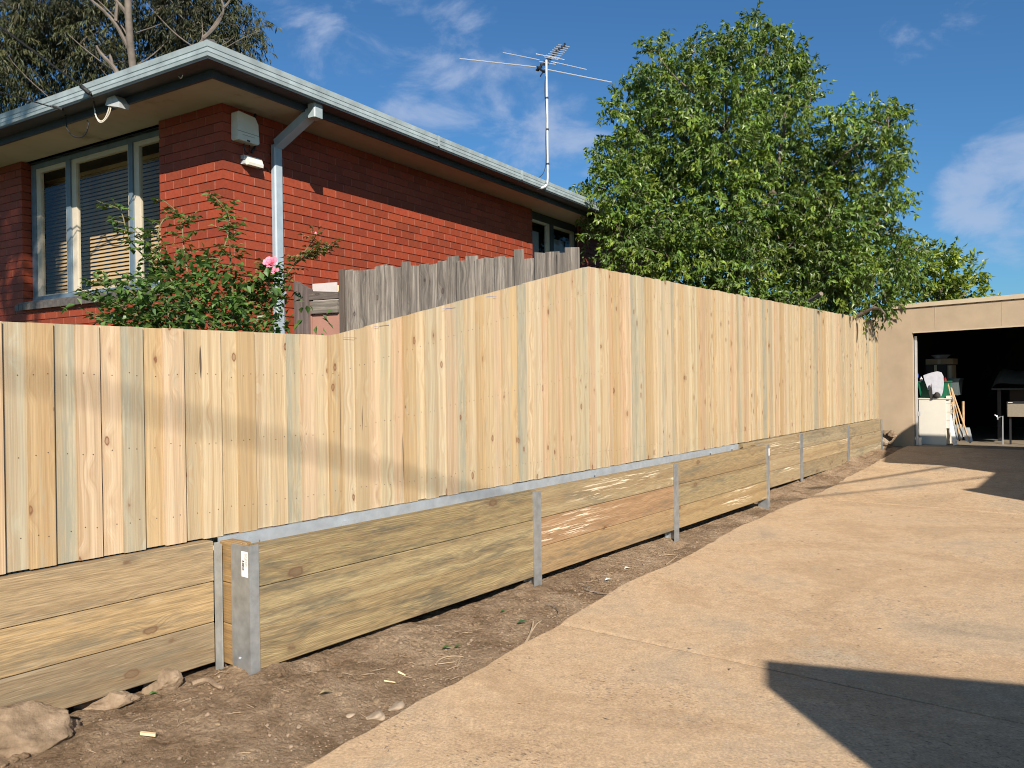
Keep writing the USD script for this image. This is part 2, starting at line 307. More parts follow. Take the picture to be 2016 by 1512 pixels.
mat('soffit_paint', {"tc": ("texture_coordinate", {}), "n": ("noise_texture", {"scale": 2.2, "detail": 7.0, "roughness": 0.7}), "r": ("rgb_ramp", {"ramp": [(0.28, (0.25, 0.20, 0.14)), (0.42, (0.40, 0.335, 0.25)), (0.7, (0.46, 0.39, 0.30))]}),
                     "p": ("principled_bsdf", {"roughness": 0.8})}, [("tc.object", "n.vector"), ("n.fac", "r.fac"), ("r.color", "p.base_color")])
plain('blind', (0.52, 0.35, 0.19), rough=0.6, var=0.1, scale=4.0)
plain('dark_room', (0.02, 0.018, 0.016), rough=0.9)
plain('curtain', (0.26, 0.28, 0.32), rough=0.8)
mat('window_glass', {"f": ("layer_weight", {"blend": 0.5}), "w": ("math", {"math_type": "power", "value2": 4.0}), "a": ("math", {"math_type": "multiply_add", "value2": 0.6, "value3": 0.018}), "t": ("transparent_bsdf", {"color": (0.86, 0.88, 0.86)}), "s": ("glossy_bsdf", {"color": (1, 1, 1), "roughness": 0.01}), "m": ("mix_closure", {})},
    [("f.facing", "w.value1"), ("w.value", "a.value1"), ("a.value", "m.fac"), ("t.BSDF", "m.closure1"), ("s.BSDF", "m.closure2")], surface="m.closure")
plain('roof_tile', (0.045, 0.04, 0.04), rough=0.7, var=0.3)
plain('white_plastic', (0.60, 0.58, 0.50), rough=0.4, var=0.06)
plain('grey_plastic', (0.40, 0.41, 0.41), rough=0.5, var=0.2, scale=25.0)
plain('black_rubber', (0.012, 0.012, 0.012), rough=0.6)
plain('wire_white', (0.65, 0.58, 0.48), rough=0.5)
plain('aluminium', (0.70, 0.71, 0.72), rough=0.35, metal=0.7, var=0.06)
plain('salmon_sheet', (0.30, 0.15, 0.11), rough=0.6, var=0.1, scale=3.0)
plain('white_sheet', (0.46, 0.42, 0.40), rough=0.6, var=0.05)
# drive, soil, ground
mat('drive_concrete', {"g": ("geometry", {}), "n1": ("noise_texture", {"scale": 0.8, "detail": 9.0, "roughness": 0.68, "distortion": 0.6}), "r1": ("rgb_ramp", {"ramp": [(0.30, (0.34, 0.26, 0.175)), (0.40, (0.44, 0.32, 0.205)), (0.49, (0.485, 0.338, 0.205)), (0.57, (0.42, 0.285, 0.168)), (0.68, (0.41, 0.315, 0.21)), (0.78, (0.34, 0.28, 0.205))]}),
                       "n2": ("noise_texture", {"scale": 14.0, "detail": 9.0, "roughness": 0.75}), "r2": ("map_range", {"from_min": 0.36, "from_max": 0.64, "to_min": 0.86, "to_max": 1.12, "clamp": True}), "c2": ("mix", {"mix_type": "multiply", "fac": 1.0}),
                       "m3": ("mapping", {"scale": (1.0, 1.0, 1.0), "rotation": (0.0, 0.0, 0.6)}), "m3b": ("mapping", {"scale": (30.0, 75.0, 50.0)}), "n3": ("noise_texture", {"scale": 1.0, "detail": 5.0, "roughness": 0.65}), "r3": ("map_range", {"from_min": 0.57, "from_max": 0.61, "to_min": 0.0, "to_max": 0.8, "clamp": True}),
                       "n4": ("noise_texture", {"scale": 1.5, "detail": 4.0, "roughness": 0.6}), "r4": ("map_range", {"from_min": 0.44, "from_max": 0.60, "to_min": 0.04, "to_max": 1.0, "clamp": True}), "x": ("math", {"math_type": "multiply"}), "c3": ("mix", {"mix_type": "mix", "color2": (0.13, 0.095, 0.065)}),
                       "n5": ("noise_texture", {"scale": 75.0, "detail": 7.0, "roughness": 0.8}), "r5": ("map_range", {"from_min": 0.36, "from_max": 0.64, "to_min": 0.68, "to_max": 1.26, "clamp": True}), "c5": ("mix", {"mix_type": "multiply", "fac": 1.0}),
                       "n6": ("noise_texture", {"scale": 85.0, "detail": 3.0}), "r6": ("map_range", {"from_min": 0.66, "from_max": 0.71, "to_min": 0.0, "to_max": 0.45, "clamp": True}), "c6": ("mix", {"mix_type": "mix", "color2": (0.58, 0.50, 0.40)}),
                       "p": ("principled_bsdf", {"roughness": 0.9, "specular_ior_level": 0.2}), "b": ("bump", {"strength": 0.7, "distance": 0.004})},
    [("g.position", k + ".vector") for k in ("n1", "n2", "m3", "n4", "n5", "n6")] +
    [("m3.vector", "m3b.vector"), ("m3b.vector", "n3.vector"), ("n1.fac", "r1.fac"), ("r1.color", "c2.color1"), ("n2.fac", "r2.value"), ("r2.result", "c2.color2"), ("n3.fac", "r3.value"), ("n4.fac", "r4.value"), ("r3.result", "x.value1"), ("r4.result", "x.value2"),
     ("x.value", "c3.fac"), ("c2.color", "c3.color1"), ("n5.fac", "r5.value"), ("c3.color", "c5.color1"), ("r5.result", "c5.color2"), ("n6.fac", "r6.value"), ("r6.result", "c6.fac"), ("c5.color", "c6.color1"), ("c6.color", "p.base_color"),
     ("n5.fac", "b.height"), ("b.normal", "p.normal")])
mat('soil', {"g": ("geometry", {}), "n1": ("noise_texture", {"scale": 2.2, "detail": 8.0, "roughness": 0.7, "distortion": 0.6}), "r1": ("rgb_ramp", {"ramp": [(0.28, (0.12, 0.077, 0.045)), (0.40, (0.22, 0.145, 0.086)), (0.50, (0.295, 0.202, 0.125)), (0.60, (0.37, 0.262, 0.168)), (0.74, (0.44, 0.325, 0.215))]}),
             "n2": ("noise_texture", {"scale": 60.0, "detail": 9.0, "roughness": 0.78}), "r2": ("map_range", {"from_min": 0.32, "from_max": 0.68, "to_min": 0.55, "to_max": 1.4, "clamp": True}), "c2": ("mix", {"mix_type": "multiply", "fac": 1.0}),
             "n3": ("noise_texture", {"scale": 75.0, "detail": 4.0, "roughness": 0.6}), "r3": ("map_range", {"from_min": 0.63, "from_max": 0.68, "to_min": 0.0, "to_max": 0.55, "clamp": True}), "c3": ("mix", {"mix_type": "mix", "color2": (0.42, 0.33, 0.24)}),
             "n4": ("noise_texture", {"scale": 26.0, "detail": 8.0, "roughness": 0.7}), "h": ("math", {"math_type": "multiply_add", "value2": 1.6}),
             "p": ("principled_bsdf", {"roughness": 0.95, "specular_ior_level": 0.1}), "b": ("bump", {"strength": 1.0, "distance": 0.022})},
    [("g.position", k + ".vector") for k in ("n1", "n2", "n3", "n4")] + [("n1.fac", "r1.fac"), ("r1.color", "c2.color1"), ("n2.fac", "r2.value"), ("r2.result", "c2.color2"), ("n3.fac", "r3.value"), ("r3.result", "c3.fac"), ("c2.color", "c3.color1"), ("c3.color", "p.base_color"),
     ("n4.fac", "h.value1"), ("n2.fac", "h.value3"), ("h.value", "b.height"), ("b.normal", "p.normal")])
mat('rock_clay', {"tc": ("texture_coordinate", {}), "n1": ("noise_texture", {"scale": 9.0, "detail": 8.0, "roughness": 0.7}), "r1": ("rgb_ramp", {"ramp": [(0.3, (0.12, 0.082, 0.050)), (0.5, (0.21, 0.148, 0.095)), (0.72, (0.32, 0.235, 0.16))]}),
                  "n2": ("noise_texture", {"scale": 60.0, "detail": 6.0, "roughness": 0.7}), "p": ("principled_bsdf", {"roughness": 0.95, "specular_ior_level": 0.15}), "b": ("bump", {"strength": 0.9, "distance": 0.008})},
    [("tc.object", "n1.vector"), ("tc.object", "n2.vector"), ("n1.fac", "r1.fac"), ("r1.color", "p.base_color"), ("n2.fac", "b.height"), ("b.normal", "p.normal")])
plain('pale_stone', (0.30, 0.23, 0.16), rough=0.9, var=0.3, scale=15.0, bump=0.003)
plain('gravel', (0.21, 0.15, 0.10), rough=0.95, var=0.45, scale=25.0)
plain('grass_ground', (0.07, 0.08, 0.03), rough=0.95, var=0.4, scale=3.0)
plain('garage_render', (0.355, 0.265, 0.175), rough=0.85, var=0.10, scale=2.6, bump=0.0015, bscale=120.0)
plain('garage_trim', (0.44, 0.35, 0.24), rough=0.6, var=0.06)
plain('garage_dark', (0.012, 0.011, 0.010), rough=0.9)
plain('garage_floor', (0.20, 0.155, 0.105), rough=0.85, var=0.2, scale=4.0)
plain('laminate', (0.60, 0.56, 0.48), rough=0.4, var=0.03)
plain('green_plastic', (0.01, 0.12, 0.06), rough=0.4)
plain('clear_grey_plastic', (0.10, 0.12, 0.12), rough=0.35)
plain('cardboard', (0.33, 0.22, 0.12), rough=0.85, var=0.1)
plain('cloth_white', (0.46, 0.46, 0.50), rough=0.9, var=0.12, scale=14.0)
plain('cloth_dark', (0.035, 0.028, 0.025), rough=0.95)
plain('red_plastic', (0.22, 0.012, 0.015), rough=0.4)
plain('blue_plastic', (0.03, 0.06, 0.22), rough=0.4)
plain('orange_plastic', (0.65, 0.22, 0.06), rough=0.5)
plain('black_plastic', (0.015, 0.015, 0.016), rough=0.45)
plain('tarp', (0.045, 0.05, 0.045), rough=0.7, var=0.2)
plain('tool_case', (0.24, 0.20, 0.15), rough=0.5, var=0.1, scale=30.0)
plain('pole_timber', (0.42, 0.27, 0.14), rough=0.7, var=0.2, scale=20.0)
plain('white_board', (0.72, 0.71, 0.68), rough=0.5)
plain('bark', (0.14, 0.11, 0.085), rough=0.95, var=0.35, scale=14.0, bump=0.01, bscale=18.0)
plain('gum_bark', (0.12, 0.095, 0.075), rough=0.85, var=0.35, scale=5.0)
plain('cane', (0.14, 0.12, 0.05), rough=0.6, var=0.3, scale=20.0)
plain('dry_twig', (0.34, 0.25, 0.16), rough=0.9, var=0.2, scale=20.0)
plain('petal', (0.78, 0.20, 0.28), rough=0.6, var=0.15, scale=30.0)
plain('nail_head', (0.085, 0.055, 0.035), rough=0.5)
plain('ink', (0.03, 0.03, 0.035), rough=0.6)
plain('pencil_blue', (0.15, 0.22, 0.45), rough=0.7)
plain('label_paper', (0.78, 0.74, 0.70), rough=0.5)
plain('pine_offcut', (0.62, 0.46, 0.26), rough=0.7)
def leafmat(name, trans=0.32, rough=0.42, gloss=0.5):
    return mat(name, {"t": ("attribute", {"attribute": "tint"}), "g": ("geometry", {}), "n": ("noise_texture", {"scale": 30.0, "detail": 2.0}), "r": ("map_range", {"from_min": 0.3, "from_max": 0.7, "to_min": 0.8, "to_max": 1.2, "clamp": True}),
                      "c": ("mix", {"mix_type": "multiply", "fac": 1.0}), "p": ("principled_bsdf", {"roughness": rough, "specular_ior_level": gloss}), "y": ("mix", {"mix_type": "multiply", "fac": 1.0, "color2": (1.25, 1.35, 0.5)}),
                      "tr": ("translucent_bsdf", {}), "m": ("mix_closure", {"fac": trans})},
               [("g.position", "n.vector"), ("n.fac", "r.value"), ("t.color", "c.color1"), ("r.result", "c.color2"), ("c.color", "p.base_color"), ("c.color", "y.color1"), ("y.color", "tr.color"), ("p.BSDF", "m.closure1"), ("tr.BSDF", "m.closure2")], surface="m.closure")
leafmat('leaf'); leafmat('gum_leaf', 0.2, 0.5, 0.35); leafmat('rose_leaf', 0.28, 0.45, 0.5)

# ================================================================== the setting
gs = np.linspace(-180, 220, 21)
X, Y = np.meshgrid(gs, gs, indexing='ij')
single('ground', grid(X, Y, np.full_like(X, -0.12)), 'grass_ground', kind='structure')

def wob(s, seed, scale, amp): 
    s = np.asarray(s, float)
    return amp * (meshkit.fbm(np.stack([s * scale, np.zeros_like(s) + seed * 3.7, np.zeros_like(s)], -1), 4, seed) - 0.5) * 2
ES = [-8, 0.5, 1.887, 2.35, 2.96, 3.87, 4.74, 6.14, 6.74, 8.43, 9.8, 12.0, 15.6]
ET = [-2.2, -2.42, -2.54, -2.62, -2.70, -2.76, -2.90, -3.01, -3.06, -3.2, -3.22, -3.25, -3.30]
def edge_t(s): return np.interp(s, ES, ET) + wob(s, 3, 1.7, 0.05) + wob(s, 9, 7.0, 0.018)
# the drive: slabs between three cross joints
drive = Thing('driveway', None, None, (0, 0, 0), F, kind='structure')
joints = [-8, 3.955, 9.78, 13.3, 15.6]
for a, b in zip(joints[:-1], joints[1:]):
    a, b = a + 0.006, b - 0.006
    s = np.unique(np.r_[a, np.arange(math.ceil(a / 0.05) * 0.05, b, 0.05), b]); k = np.linspace(0, 1, 42) ** 1.6
    S = np.repeat(s[:, None], 42, 1); T = edge_t(S) + (3.6 - edge_t(S)) * k[None, :]
    Z = zg(S) + 0.006 * (meshkit.fbm(np.stack([S * 0.8, T * 0.8, S * 0], -1), 3, 4) - 0.5)
    Z[:, 0] -= 0.012; Z[0, :] -= 0.004; Z[-1, :] -= 0.004
    v, f = grid(S, -T, Z)
    # skirt round the slab
    n, m = S.shape; ids = np.arange(n * m).reshape(n, m)
    loop = np.r_[ids[:, 0], ids[-1, 1:], ids[::-1, -1][1:], ids[0, ::-1][1:-1]]
    low = v[loop] - [0, 0, 0.09]; q = len(v); L = len(loop); i = np.arange(L); j = (i + 1) % L
    v = np.vstack([v, low]); f = np.vstack([f, np.stack([loop[i], q + i, q + j], -1), np.stack([loop[i], q + j, loop[j]], -1)])
    f = f[:, ::-1]  # -T runs the other way
    drive.add('slab', (v, f), 'drive_concrete')
for s_ in joints[1:-1]: drive.add('joint_filler', box(s_ - 0.02, s_ + 0.02, -3.6, 3.1 if s_ > 9 else 2.70, float(zg(s_)) - 0.05, float(zg(s_)) - 0.0075), 'sill_brick')
# bare soil between the drive and the sleepers
s = np.arange(-3, 15.62, 0.022); k = np.linspace(0, 1, 84)
S = np.repeat(s[:, None], len(k), 1); E1 = edge_t(S) + 0.06; T = -3.78 + (E1 + 3.78) * k[None, :]
P3 = np.stack([S, T, S * 0], -1)
clod = meshkit.fbm(P3 * 9, 5, 11) - 0.5; lump = meshkit.fbm(P3 * 2.2, 4, 5) - 0.5; fine = np.abs(meshkit.fbm(P3 * 30, 3, 8) - 0.5)
bank = np.clip((edge_t(S) - T) / 0.5, 0, 1)
Zs = zg(S) - 0.035 + 0.062 * bank + 0.032 * np.clip((edge_t(S) - T - 0.25) / 0.35, 0, 1) * np.clip(meshkit.fbm(np.stack([S * 1.3, S * 0, S * 0], -1), 3, 77) * 3.0 - 0.8, 0, 1.3) + (0.042 * clod + 0.055 * lump - 0.045 * fine) * (0.35 + 0.65 * bank)
for ps, pt, hh, ww in ((2.28, -3.42, 0.055, 0.16), (4.47, -3.36, 0.03, 0.12), (6.6, -3.36, 0.02, 0.12), (8.85, -3.36, 0.02, 0.12), (10.85, -3.6, 0.02, 0.12), (13.2, -3.6, 0.03, 0.14), (1.5, -3.5, 0.03, 0.3), (0.9, -3.3, 0.05, 0.3)):
    Zs += hh * np.exp(-((S - ps) ** 2 + (T - pt) ** 2) / ww ** 2) * (0.6 + 0.8 * meshkit.fbm(P3 * 14, 4, 21))
slot = (np.exp(-((T + 3.24 + 0.02 * np.sin(S * 5)) / 0.05) ** 2) * ((S > 2.3) & (S < 8.8)) + np.exp(-((T + 3.55) / 0.05) ** 2) * ((S < 2.2) | (S > 8.9))) * np.clip(meshkit.fbm(P3 * 2.0, 3, 33) - 0.42, 0, 1) * 4
Zs -= 0.03 * slot
v, f = grid(S, -T, Zs)
single('soil_strip', (v, f[:, ::-1]), 'soil', kind='structure', frame=F, smooth=True)
def soil_z(s, t):
    i = int(np.clip(round((s + 3) / 0.022), 0, len(S) - 1)); j = int(np.argmin(np.abs(T[i] - t))); return float(Zs[i, j])
# higher yard behind the retaining wall
single('yard', box(-9, 45, 3.76, 40, -0.1, 0.6), 'grass_ground', kind='structure', frame=F)

# loose grit and stones on the soil, too many to count
parts = []
base = [rock(1.0, 50 + k, 0.75, 1, 0.5) for k in range(6)]
for k in range(3600):
    s_ = rng.uniform(0.4, 15.2) if k % 3 else rng.uniform(0.7, 5.0); e = float(edge_t(s_))
    t_ = e - abs(rng.normal(0, 0.25)) if k % 2 else rng.uniform(-3.6, e)
    if t_ < -3.27 and 2.2 < s_ < 8.85 or t_ < -3.6: continue
    r = 0.0024 * math.exp(abs(rng.normal(0, 0.6))); r = min(r, 0.012)
    v, f = base[k % 6]; c, sn = math.cos(k), math.sin(k)
    parts.append((v @ np.array([[c, -sn, 0], [sn, c, 0], [0, 0, 1]]) * r + [s_, -t_, soil_z(s_, t_) + r * 0.2], f))
single('loose_gravel', join(parts), 'gravel', 'loose grit and small stones strewn over the bare soil strip', 'gravel', frame=F, kind='stuff')

parts = []
for k in range(900):
    s_ = rng.uniform(0.5, 14.5) if k % 4 == 0 else rng.uniform(0.7, 5.5); e = float(edge_t(s_)); lim_ = -3.27 if 2.2 < s_ < 8.85 else -3.58
    t_ = lim_ + abs(rng.normal(0, 0.13)) if k % 3 else rng.uniform(lim_, e - 0.05)
    if t_ > e - 0.03: continue
    r = min(0.006 * math.exp(abs(rng.normal(0, 0.55))), 0.022); v, f = base[k % 6]; c, sn = math.cos(k * 1.7), math.sin(k * 1.7)
    parts.append((v @ np.array([[c, -sn, 0], [sn, c, 0], [0, 0, 1]]) * r * [1, 1, 0.8] + [s_, -t_, soil_z(s_, t_) + r * 0.1], f))
single('soil_clods', join(parts), 'soil', 'crumbled brown clods lying along the foot of the sleepers', 'soil clods', frame=F, kind='stuff')
parts = []
for k in range(260):
    s_ = rng.uniform(0.8, 13.0); e = float(edge_t(s_)); t_ = rng.uniform(-3.26 if 2.2 < s_ < 8.85 else -3.5, e - 0.02); a = rng.uniform(0, 3.14); L_ = rng.uniform(0.02, 0.09); z = soil_z(s_, t_) + 0.004
    d = np.array([math.cos(a), math.sin(a), 0]) * L_ / 2; m_ = np.array([s_, -t_, z + rng.uniform(0.0, 0.008)])
    parts.append(tube([m_ - d, m_ + [-d[1] * 0.2, d[0] * 0.2, 0.004], m_ + d], [0.0012, 0.0014, 0.0008], 4))
single('straw', join(parts), 'dry_twig', 'dry straw and root threads scattered over the bare soil', 'straw', frame=F, kind='stuff')

# ================================================================== new paling fence
FT = 3.665           # y of the under-palings' face
def fence_top(s): return float(np.interp(s, [-9, 2.99, 5.69, 40], [1.738, 1.738, 2.413, 2.413]))
fence = Thing('paling_fence', 'long new pine paling fence stepping up along the drive to the garage', 'fence', (1.0, FT, 0.6), F)
tints = [((0.45, 0.345, 0.205), 0), ((0.50, 0.395, 0.25), 0), ((0.47, 0.325, 0.205), 0), ((0.52, 0.425, 0.285), 0), ((0.43, 0.30, 0.155), 0), ((0.42, 0.365, 0.25), 1), ((0.49, 0.38, 0.235), 0), ((0.50, 0.365, 0.24), 0), ((0.38, 0.34, 0.245), 1), ((0.46, 0.39, 0.255), 0)]
wood('grey_pine', ring=(0.30, 0.20, 0.10), ring_amt=0.35, stain=(0.215, 0.215, 0.17), stain_lo=0.46, stain_hi=0.66, stain_amt=0.7, stain_scale=(14.0, 14.0, 1.0), kscale=(9.0, 9.0, 4.2), band=0.5)
nails = []
disc = trimesh.creation.cylinder(0.0027, 0.002, sections=7); DV, DF = np.array(disc.vertices)[:, [0, 2, 1]], np.array(disc.faces)[:, ::-1]
def paling(s0, s1, y0, y1, kind_over):
    z0 = 0.706 + rng.uniform(-0.002, 0.003); jit = rng.uniform(-0.004, 0.004)
    v, f = box(s0, s1, y0, y1, z0, 1.0)
    lean = rng.normal(0, 0.0012)
    for i in range(4, 8):
        v[i, 2] = fence_top(v[i, 0]) + (jit if fence_top(s0) > 2.40 else jit * 0.3)
        v[i, 0] += lean
    # extra rings so that the arris is not a ruler line
    c, grey = tints[rng.integers(len(tints))]
    c = (np.array(c) * 0.82 + np.array((0.475, 0.375, 0.24)) * 0.18) * rng.uniform(0.80, 0.95)
    fence.add('paling', (v, f), 'grey_pine' if grey and rng.random() < 0.75 else 'new_pine', attrs={'grain': grain_for(v, 2), 'tint': const(v, c)})
    ztop = fence_top((s0 + s1) / 2)
    for zr in (0.84, ztop - 0.22, 0.84 + (ztop - 1.06) * 0.5):
        for q in ((0.28, 0.72) if kind_over else (0.55,)):
            nails.append((DV + [s0 + (s1 - s0) * q + rng.normal(0, 0.004), y0, zr + rng.normal(0, 0.006)], DF))
s = 1.293 - 12 * 0.1965
while s < 15.0:
    p = 0.1965 + rng.normal(0, 0.002)
    lap = rng.uniform(0.086, 0.094)
    paling(s - 0.010, s + lap + 0.02, FT, FT + 0.014, False)                       # under
    paling(s + lap, s + p - rng.uniform(0.003, 0.007), FT - 0.0155 + rng.normal(0, 0.001), FT - 0.0005, True)   # over, lapped on both neighbours
    s += p
FENCE_END = s
fence.add('nails', join(nails), 'nail_head', kind='stuff')
for zr in (0.86, 1.45):
    v, f = box(-1.0, 15.0, FT + 0.016, FT + 0.054, zr, zr + 0.075); fence.add('rail', (v, f), 'new_pine', attrs={'grain': grain_for(v, 0), 'tint': const(v, (0.56, 0.42, 0.24))})
v, f = box(5.7, 15.0, FT + 0.016, FT + 0.054, 2.12, 2.195); fence.add('rail', (v, f), 'new_pine', attrs={'grain': grain_for(v, 0), 'tint': const(v, (0.56, 0.42, 0.24))})
for s_ in np.arange(0.0, 15.1, 2.25):
    v, f = box(s_, s_ + 0.1, FT + 0.056, FT + 0.13, 0.3, fence_top(s_) - 0.05); fence.add('post', (v, f), 'new_pine', attrs={'grain': grain_for(v, 2), 'tint': const(v, (0.5, 0.4, 0.24))})
# long splits in a few boards
for s_, za, zb in ((3.025, 0.98, 1.52), (3.19, 1.18, 1.33), (3.52, 0.86, 1.15), (7.05, 1.2, 1.6), (7.72, 0.95, 1.25), (9.3, 1.1, 1.35), (2.155, 1.50, 1.66)):
    zz_ = np.linspace(za, zb, 9); w_ = 0.0022 * np.sin(np.linspace(0.1, 3.0, 9)) * (2.4 if s_ < 2.2 else 1.0); xs = s_ + 0.004 * meshkit.fbm(np.stack([zz_ * 9, zz_ * 0, zz_ * 0], -1), 2, int(s_ * 10))
    v = np.vstack([np.stack([xs - w_, zz_ * 0 + FT - 0.0192, zz_], -1), np.stack([xs + w_, zz_ * 0 + FT - 0.0192, zz_], -1)]); i = np.arange(8)
    fence.add('split', (v, np.vstack([np.stack([i, i + 9, i + 10], -1), np.stack([i, i + 10, i + 1], -1)])), 'nail_head')
# pencil marks left by the saw line
for s0_, s1_, dz in ((3.06, 3.16, -0.03), (3.30, 3.42, -0.012), (3.9, 4.03, -0.02), (4.35, 4.47, -0.02)):
    a, b = fence_top(s0_) + dz, fence_top(s1_) + dz - (0.02 if s0_ < 3.1 else 0.015)
    fence.add('pencil_mark', tube([(s0_, FT - 0.0165, a if s0_ > 3.1 else b), (s1_, FT - 0.0165, b)], 0.0012, 4), 'pencil_blue')

# ================================================================== sleeper walls and raised bed
def sleeper(th, s0, s1, y0, y1, z0, z1, mt, tint, axis=0, name='sleeper', label=None):
    v, f = cbox(s0, s1, y0 + rng.uniform(-0.002, 0.002), y1, z0 + 0.0008, z1 - 0.0006, axis, 0.0035)
    return th.add(name, (v, f), mt, attrs={'grain': grain_for(v, axis)[:, [1, 0, 2]] if axis == 0 else grain_for(v, axis)[:, [1, 0, 2]], 'tint': const(v, tint)}, label=label)
def hpost(th, s_, yf, yb, z0, z1, w=0.088, mt='galvanised', lip=0.0):
    """an H-section post seen flange on: front flange, web, back flange"""
    m = join([box(s_ - w / 2, s_ + w / 2, yf, yf + 0.007, z0, z1), box(s_ - 0.004, s_ + 0.004, yf + 0.0072, yb - 0.0072, z0, z1 - 0.002), box(s_ - w / 2, s_ + w / 2, yb - 0.007, yb, z0, z1)])
    return th.add('steel_post', m, mt)
SL = [tuple(np.array(c) * 0.82) for c in [(0.34, 0.26, 0.15), (0.37, 0.285, 0.165), (0.32, 0.25, 0.145), (0.37, 0.275, 0.15), (0.34, 0.275, 0.17)]]
WY = 3.600           # face of the back wall's sleepers
wl = Thing('sleeper_wall', 'retaining wall of three stacked pine sleepers at the left end of the fence, behind the rocks', 'retaining wall', (1.0, WY, 0.0), F)
for k, tint in enumerate([(0.24, 0.185, 0.12), (0.40, 0.285, 0.155), (0.36, 0.27, 0.165)]):
    sleeper(wl, -1.6, 2.181, WY, WY + 0.075, 0.1 + 0.2 * k, 0.2985 + 0.2 * k, 'sleeper_pine', np.array(tint) * np.array((0.90, 0.87, 0.80)))
hpost(wl, -1.65, WY - 0.012, WY + 0.09, -0.3, 0.7)
# corner post at the bed: a thin flange in front of the wall's end
bed = Thing('raised_bed', 'raised garden bed of pine sleepers with galvanised corner post, jutting out before the fence', 'garden bed', (2.23, 3.31, 0.0), F)
BY = 3.31
bt = [[(0.31, 0.235, 0.115), (0.32, 0.245, 0.125), (0.27, 0.205, 0.10)], [(0.36, 0.235, 0.115), (0.36, 0.22, 0.115), (0.33, 0.25, 0.135)], [(0.36, 0.25, 0.12), (0.33, 0.25, 0.13), (0.34, 0.245, 0.125)]]
bs = [2.232, 4.471, 6.576, 8.827]
for i in range(3):
    for k in range(3):
        z0 = 0.1 + 0.2 * k + (0 if i else 0.006 * (k == 0))
        sleeper(bed, bs[i] + (0.012 if i == 0 else 0.006), bs[i + 1] - 0.006, BY + 0.008, BY + 0.083, z0, z0 + 0.1985, 'scuffed_sleeper' if (i, k) in ((1, 1), (2, 0), (1, 2)) else ('stained_sleeper' if i == 0 else 'sleeper_pine'), np.array(bt[i][k]) * np.array((0.97, 0.98, 1.0)) * (0.97 if i == 0 else 0.87))
for k in range(3):     # short end panel, browner
    sleeper(bed, 2.206, 2.281, BY + 0.12, WY - 0.02, 0.1 + 0.2 * k, 0.2985 + 0.2 * k, 'scuffed_sleeper', (0.30, 0.185, 0.075), axis=1, name='end_sleeper', label='short brown end sleeper of the bed')
    sleeper(bed, 8.77, 8.845, BY + 0.105, WY - 0.02, 0.1 + 0.2 * k, 0.2985 + 0.2 * k, 'sleeper_pine', (0.34, 0.25, 0.13), axis=1, name='end_sleeper')
cp = bed.add('corner_post', join([box(2.196, 2.242, BY, BY + 0.007, -0.25, 0.705), box(2.190, 2.1965, BY + 0.0005, BY + 0.150, -0.25, 0.702)]), 'galvanised')
# flange whose bright edge stands where the end panel meets the wall
bed.add('steel_post', join([box(2.184, 2.1905, WY - 0.062, WY - 0.002, -0.25, 0.69), box(2.191, 2.30, WY - 0.012, WY - 0.003, -0.25, 0.69)]), 'steel_dull')
for s_ in bs[1:3]: hpost(bed, s_, BY, BY + 0.1, -0.25, 0.694)
bed.add('corner_post', join([box(8.80, 8.865, BY - 0.002, BY + 0.005, -0.25, 0.705), box(8.7955, 8.8, BY - 0.001, BY + 0.11, -0.25, 0.703)]), 'galvanised', label='far galvanised corner post with white sticker')
bed.add('sticker', box(8.836, 8.860, BY - 0.0035, BY - 0.0025, 0.58, 0.66), 'label_paper')
bed.add('coach_bolt', (lambda m: (np.array(m.vertices)[:, [2, 0, 1]] + [2.1885, BY + 0.09, 0.16], np.array(m.faces)))(trimesh.creation.cylinder(0.006, 0.006, sections=10)), 'aluminium')
bed.add('soil_fill', (lambda g: (g[0], g[1]))(grid(*(lambda a, b: (a, b, 0.56 + 0.03 * meshkit.fbm(np.stack([a * 6, b * 6, a * 0], -1), 4, 3)))(*np.meshgrid(np.linspace(2.29, 8.76, 180), np.linspace(BY + 0.085, WY + 0.05, 10), indexing='ij')))), 'soil')
# sticker on the near corner post (faces along -s)
lab = bed.add('label_sticker', box(2.1885, 2.1897, BY + 0.012, BY + 0.062, 0.555, 0.675), 'label_paper', label='torn white label sticker with black print on the corner post')
def faced(tm, y0, z0, turn):
    v = np.array(tm.vertices); f = np.array(tm.faces)
    a, b = v[:, 0], v[:, 1]
    # reads downwards: text +x -> -z, text +y -> -y (towards the drive)
    return np.stack([2.1883 - v[:, 2], y0 - b, z0 - a], -1), f
bed.add('print', join([faced(meshkit.text_mesh('Galvabeam', 0.0085, 0.0004, True), BY + 0.026, 0.668, 0), faced(meshkit.text_mesh('GALVANISED STEEL POST', 0.0035, 0.0004), BY + 0.0345, 0.665, 0)]), 'ink', parent=lab)
bars = []; z = 0.632
for k in range(14):
    h = (0.006 if k == 0 else random.choice([0.0012, 0.002, 0.003])); bars.append(box(2.1880, 2.1884, BY + 0.040, BY + 0.056, z - h, z)); z -= h + (0.004 if k == 0 else random.choice([0.001, 0.0018]))
bed.add('barcode', join(bars), 'ink', parent=lab)
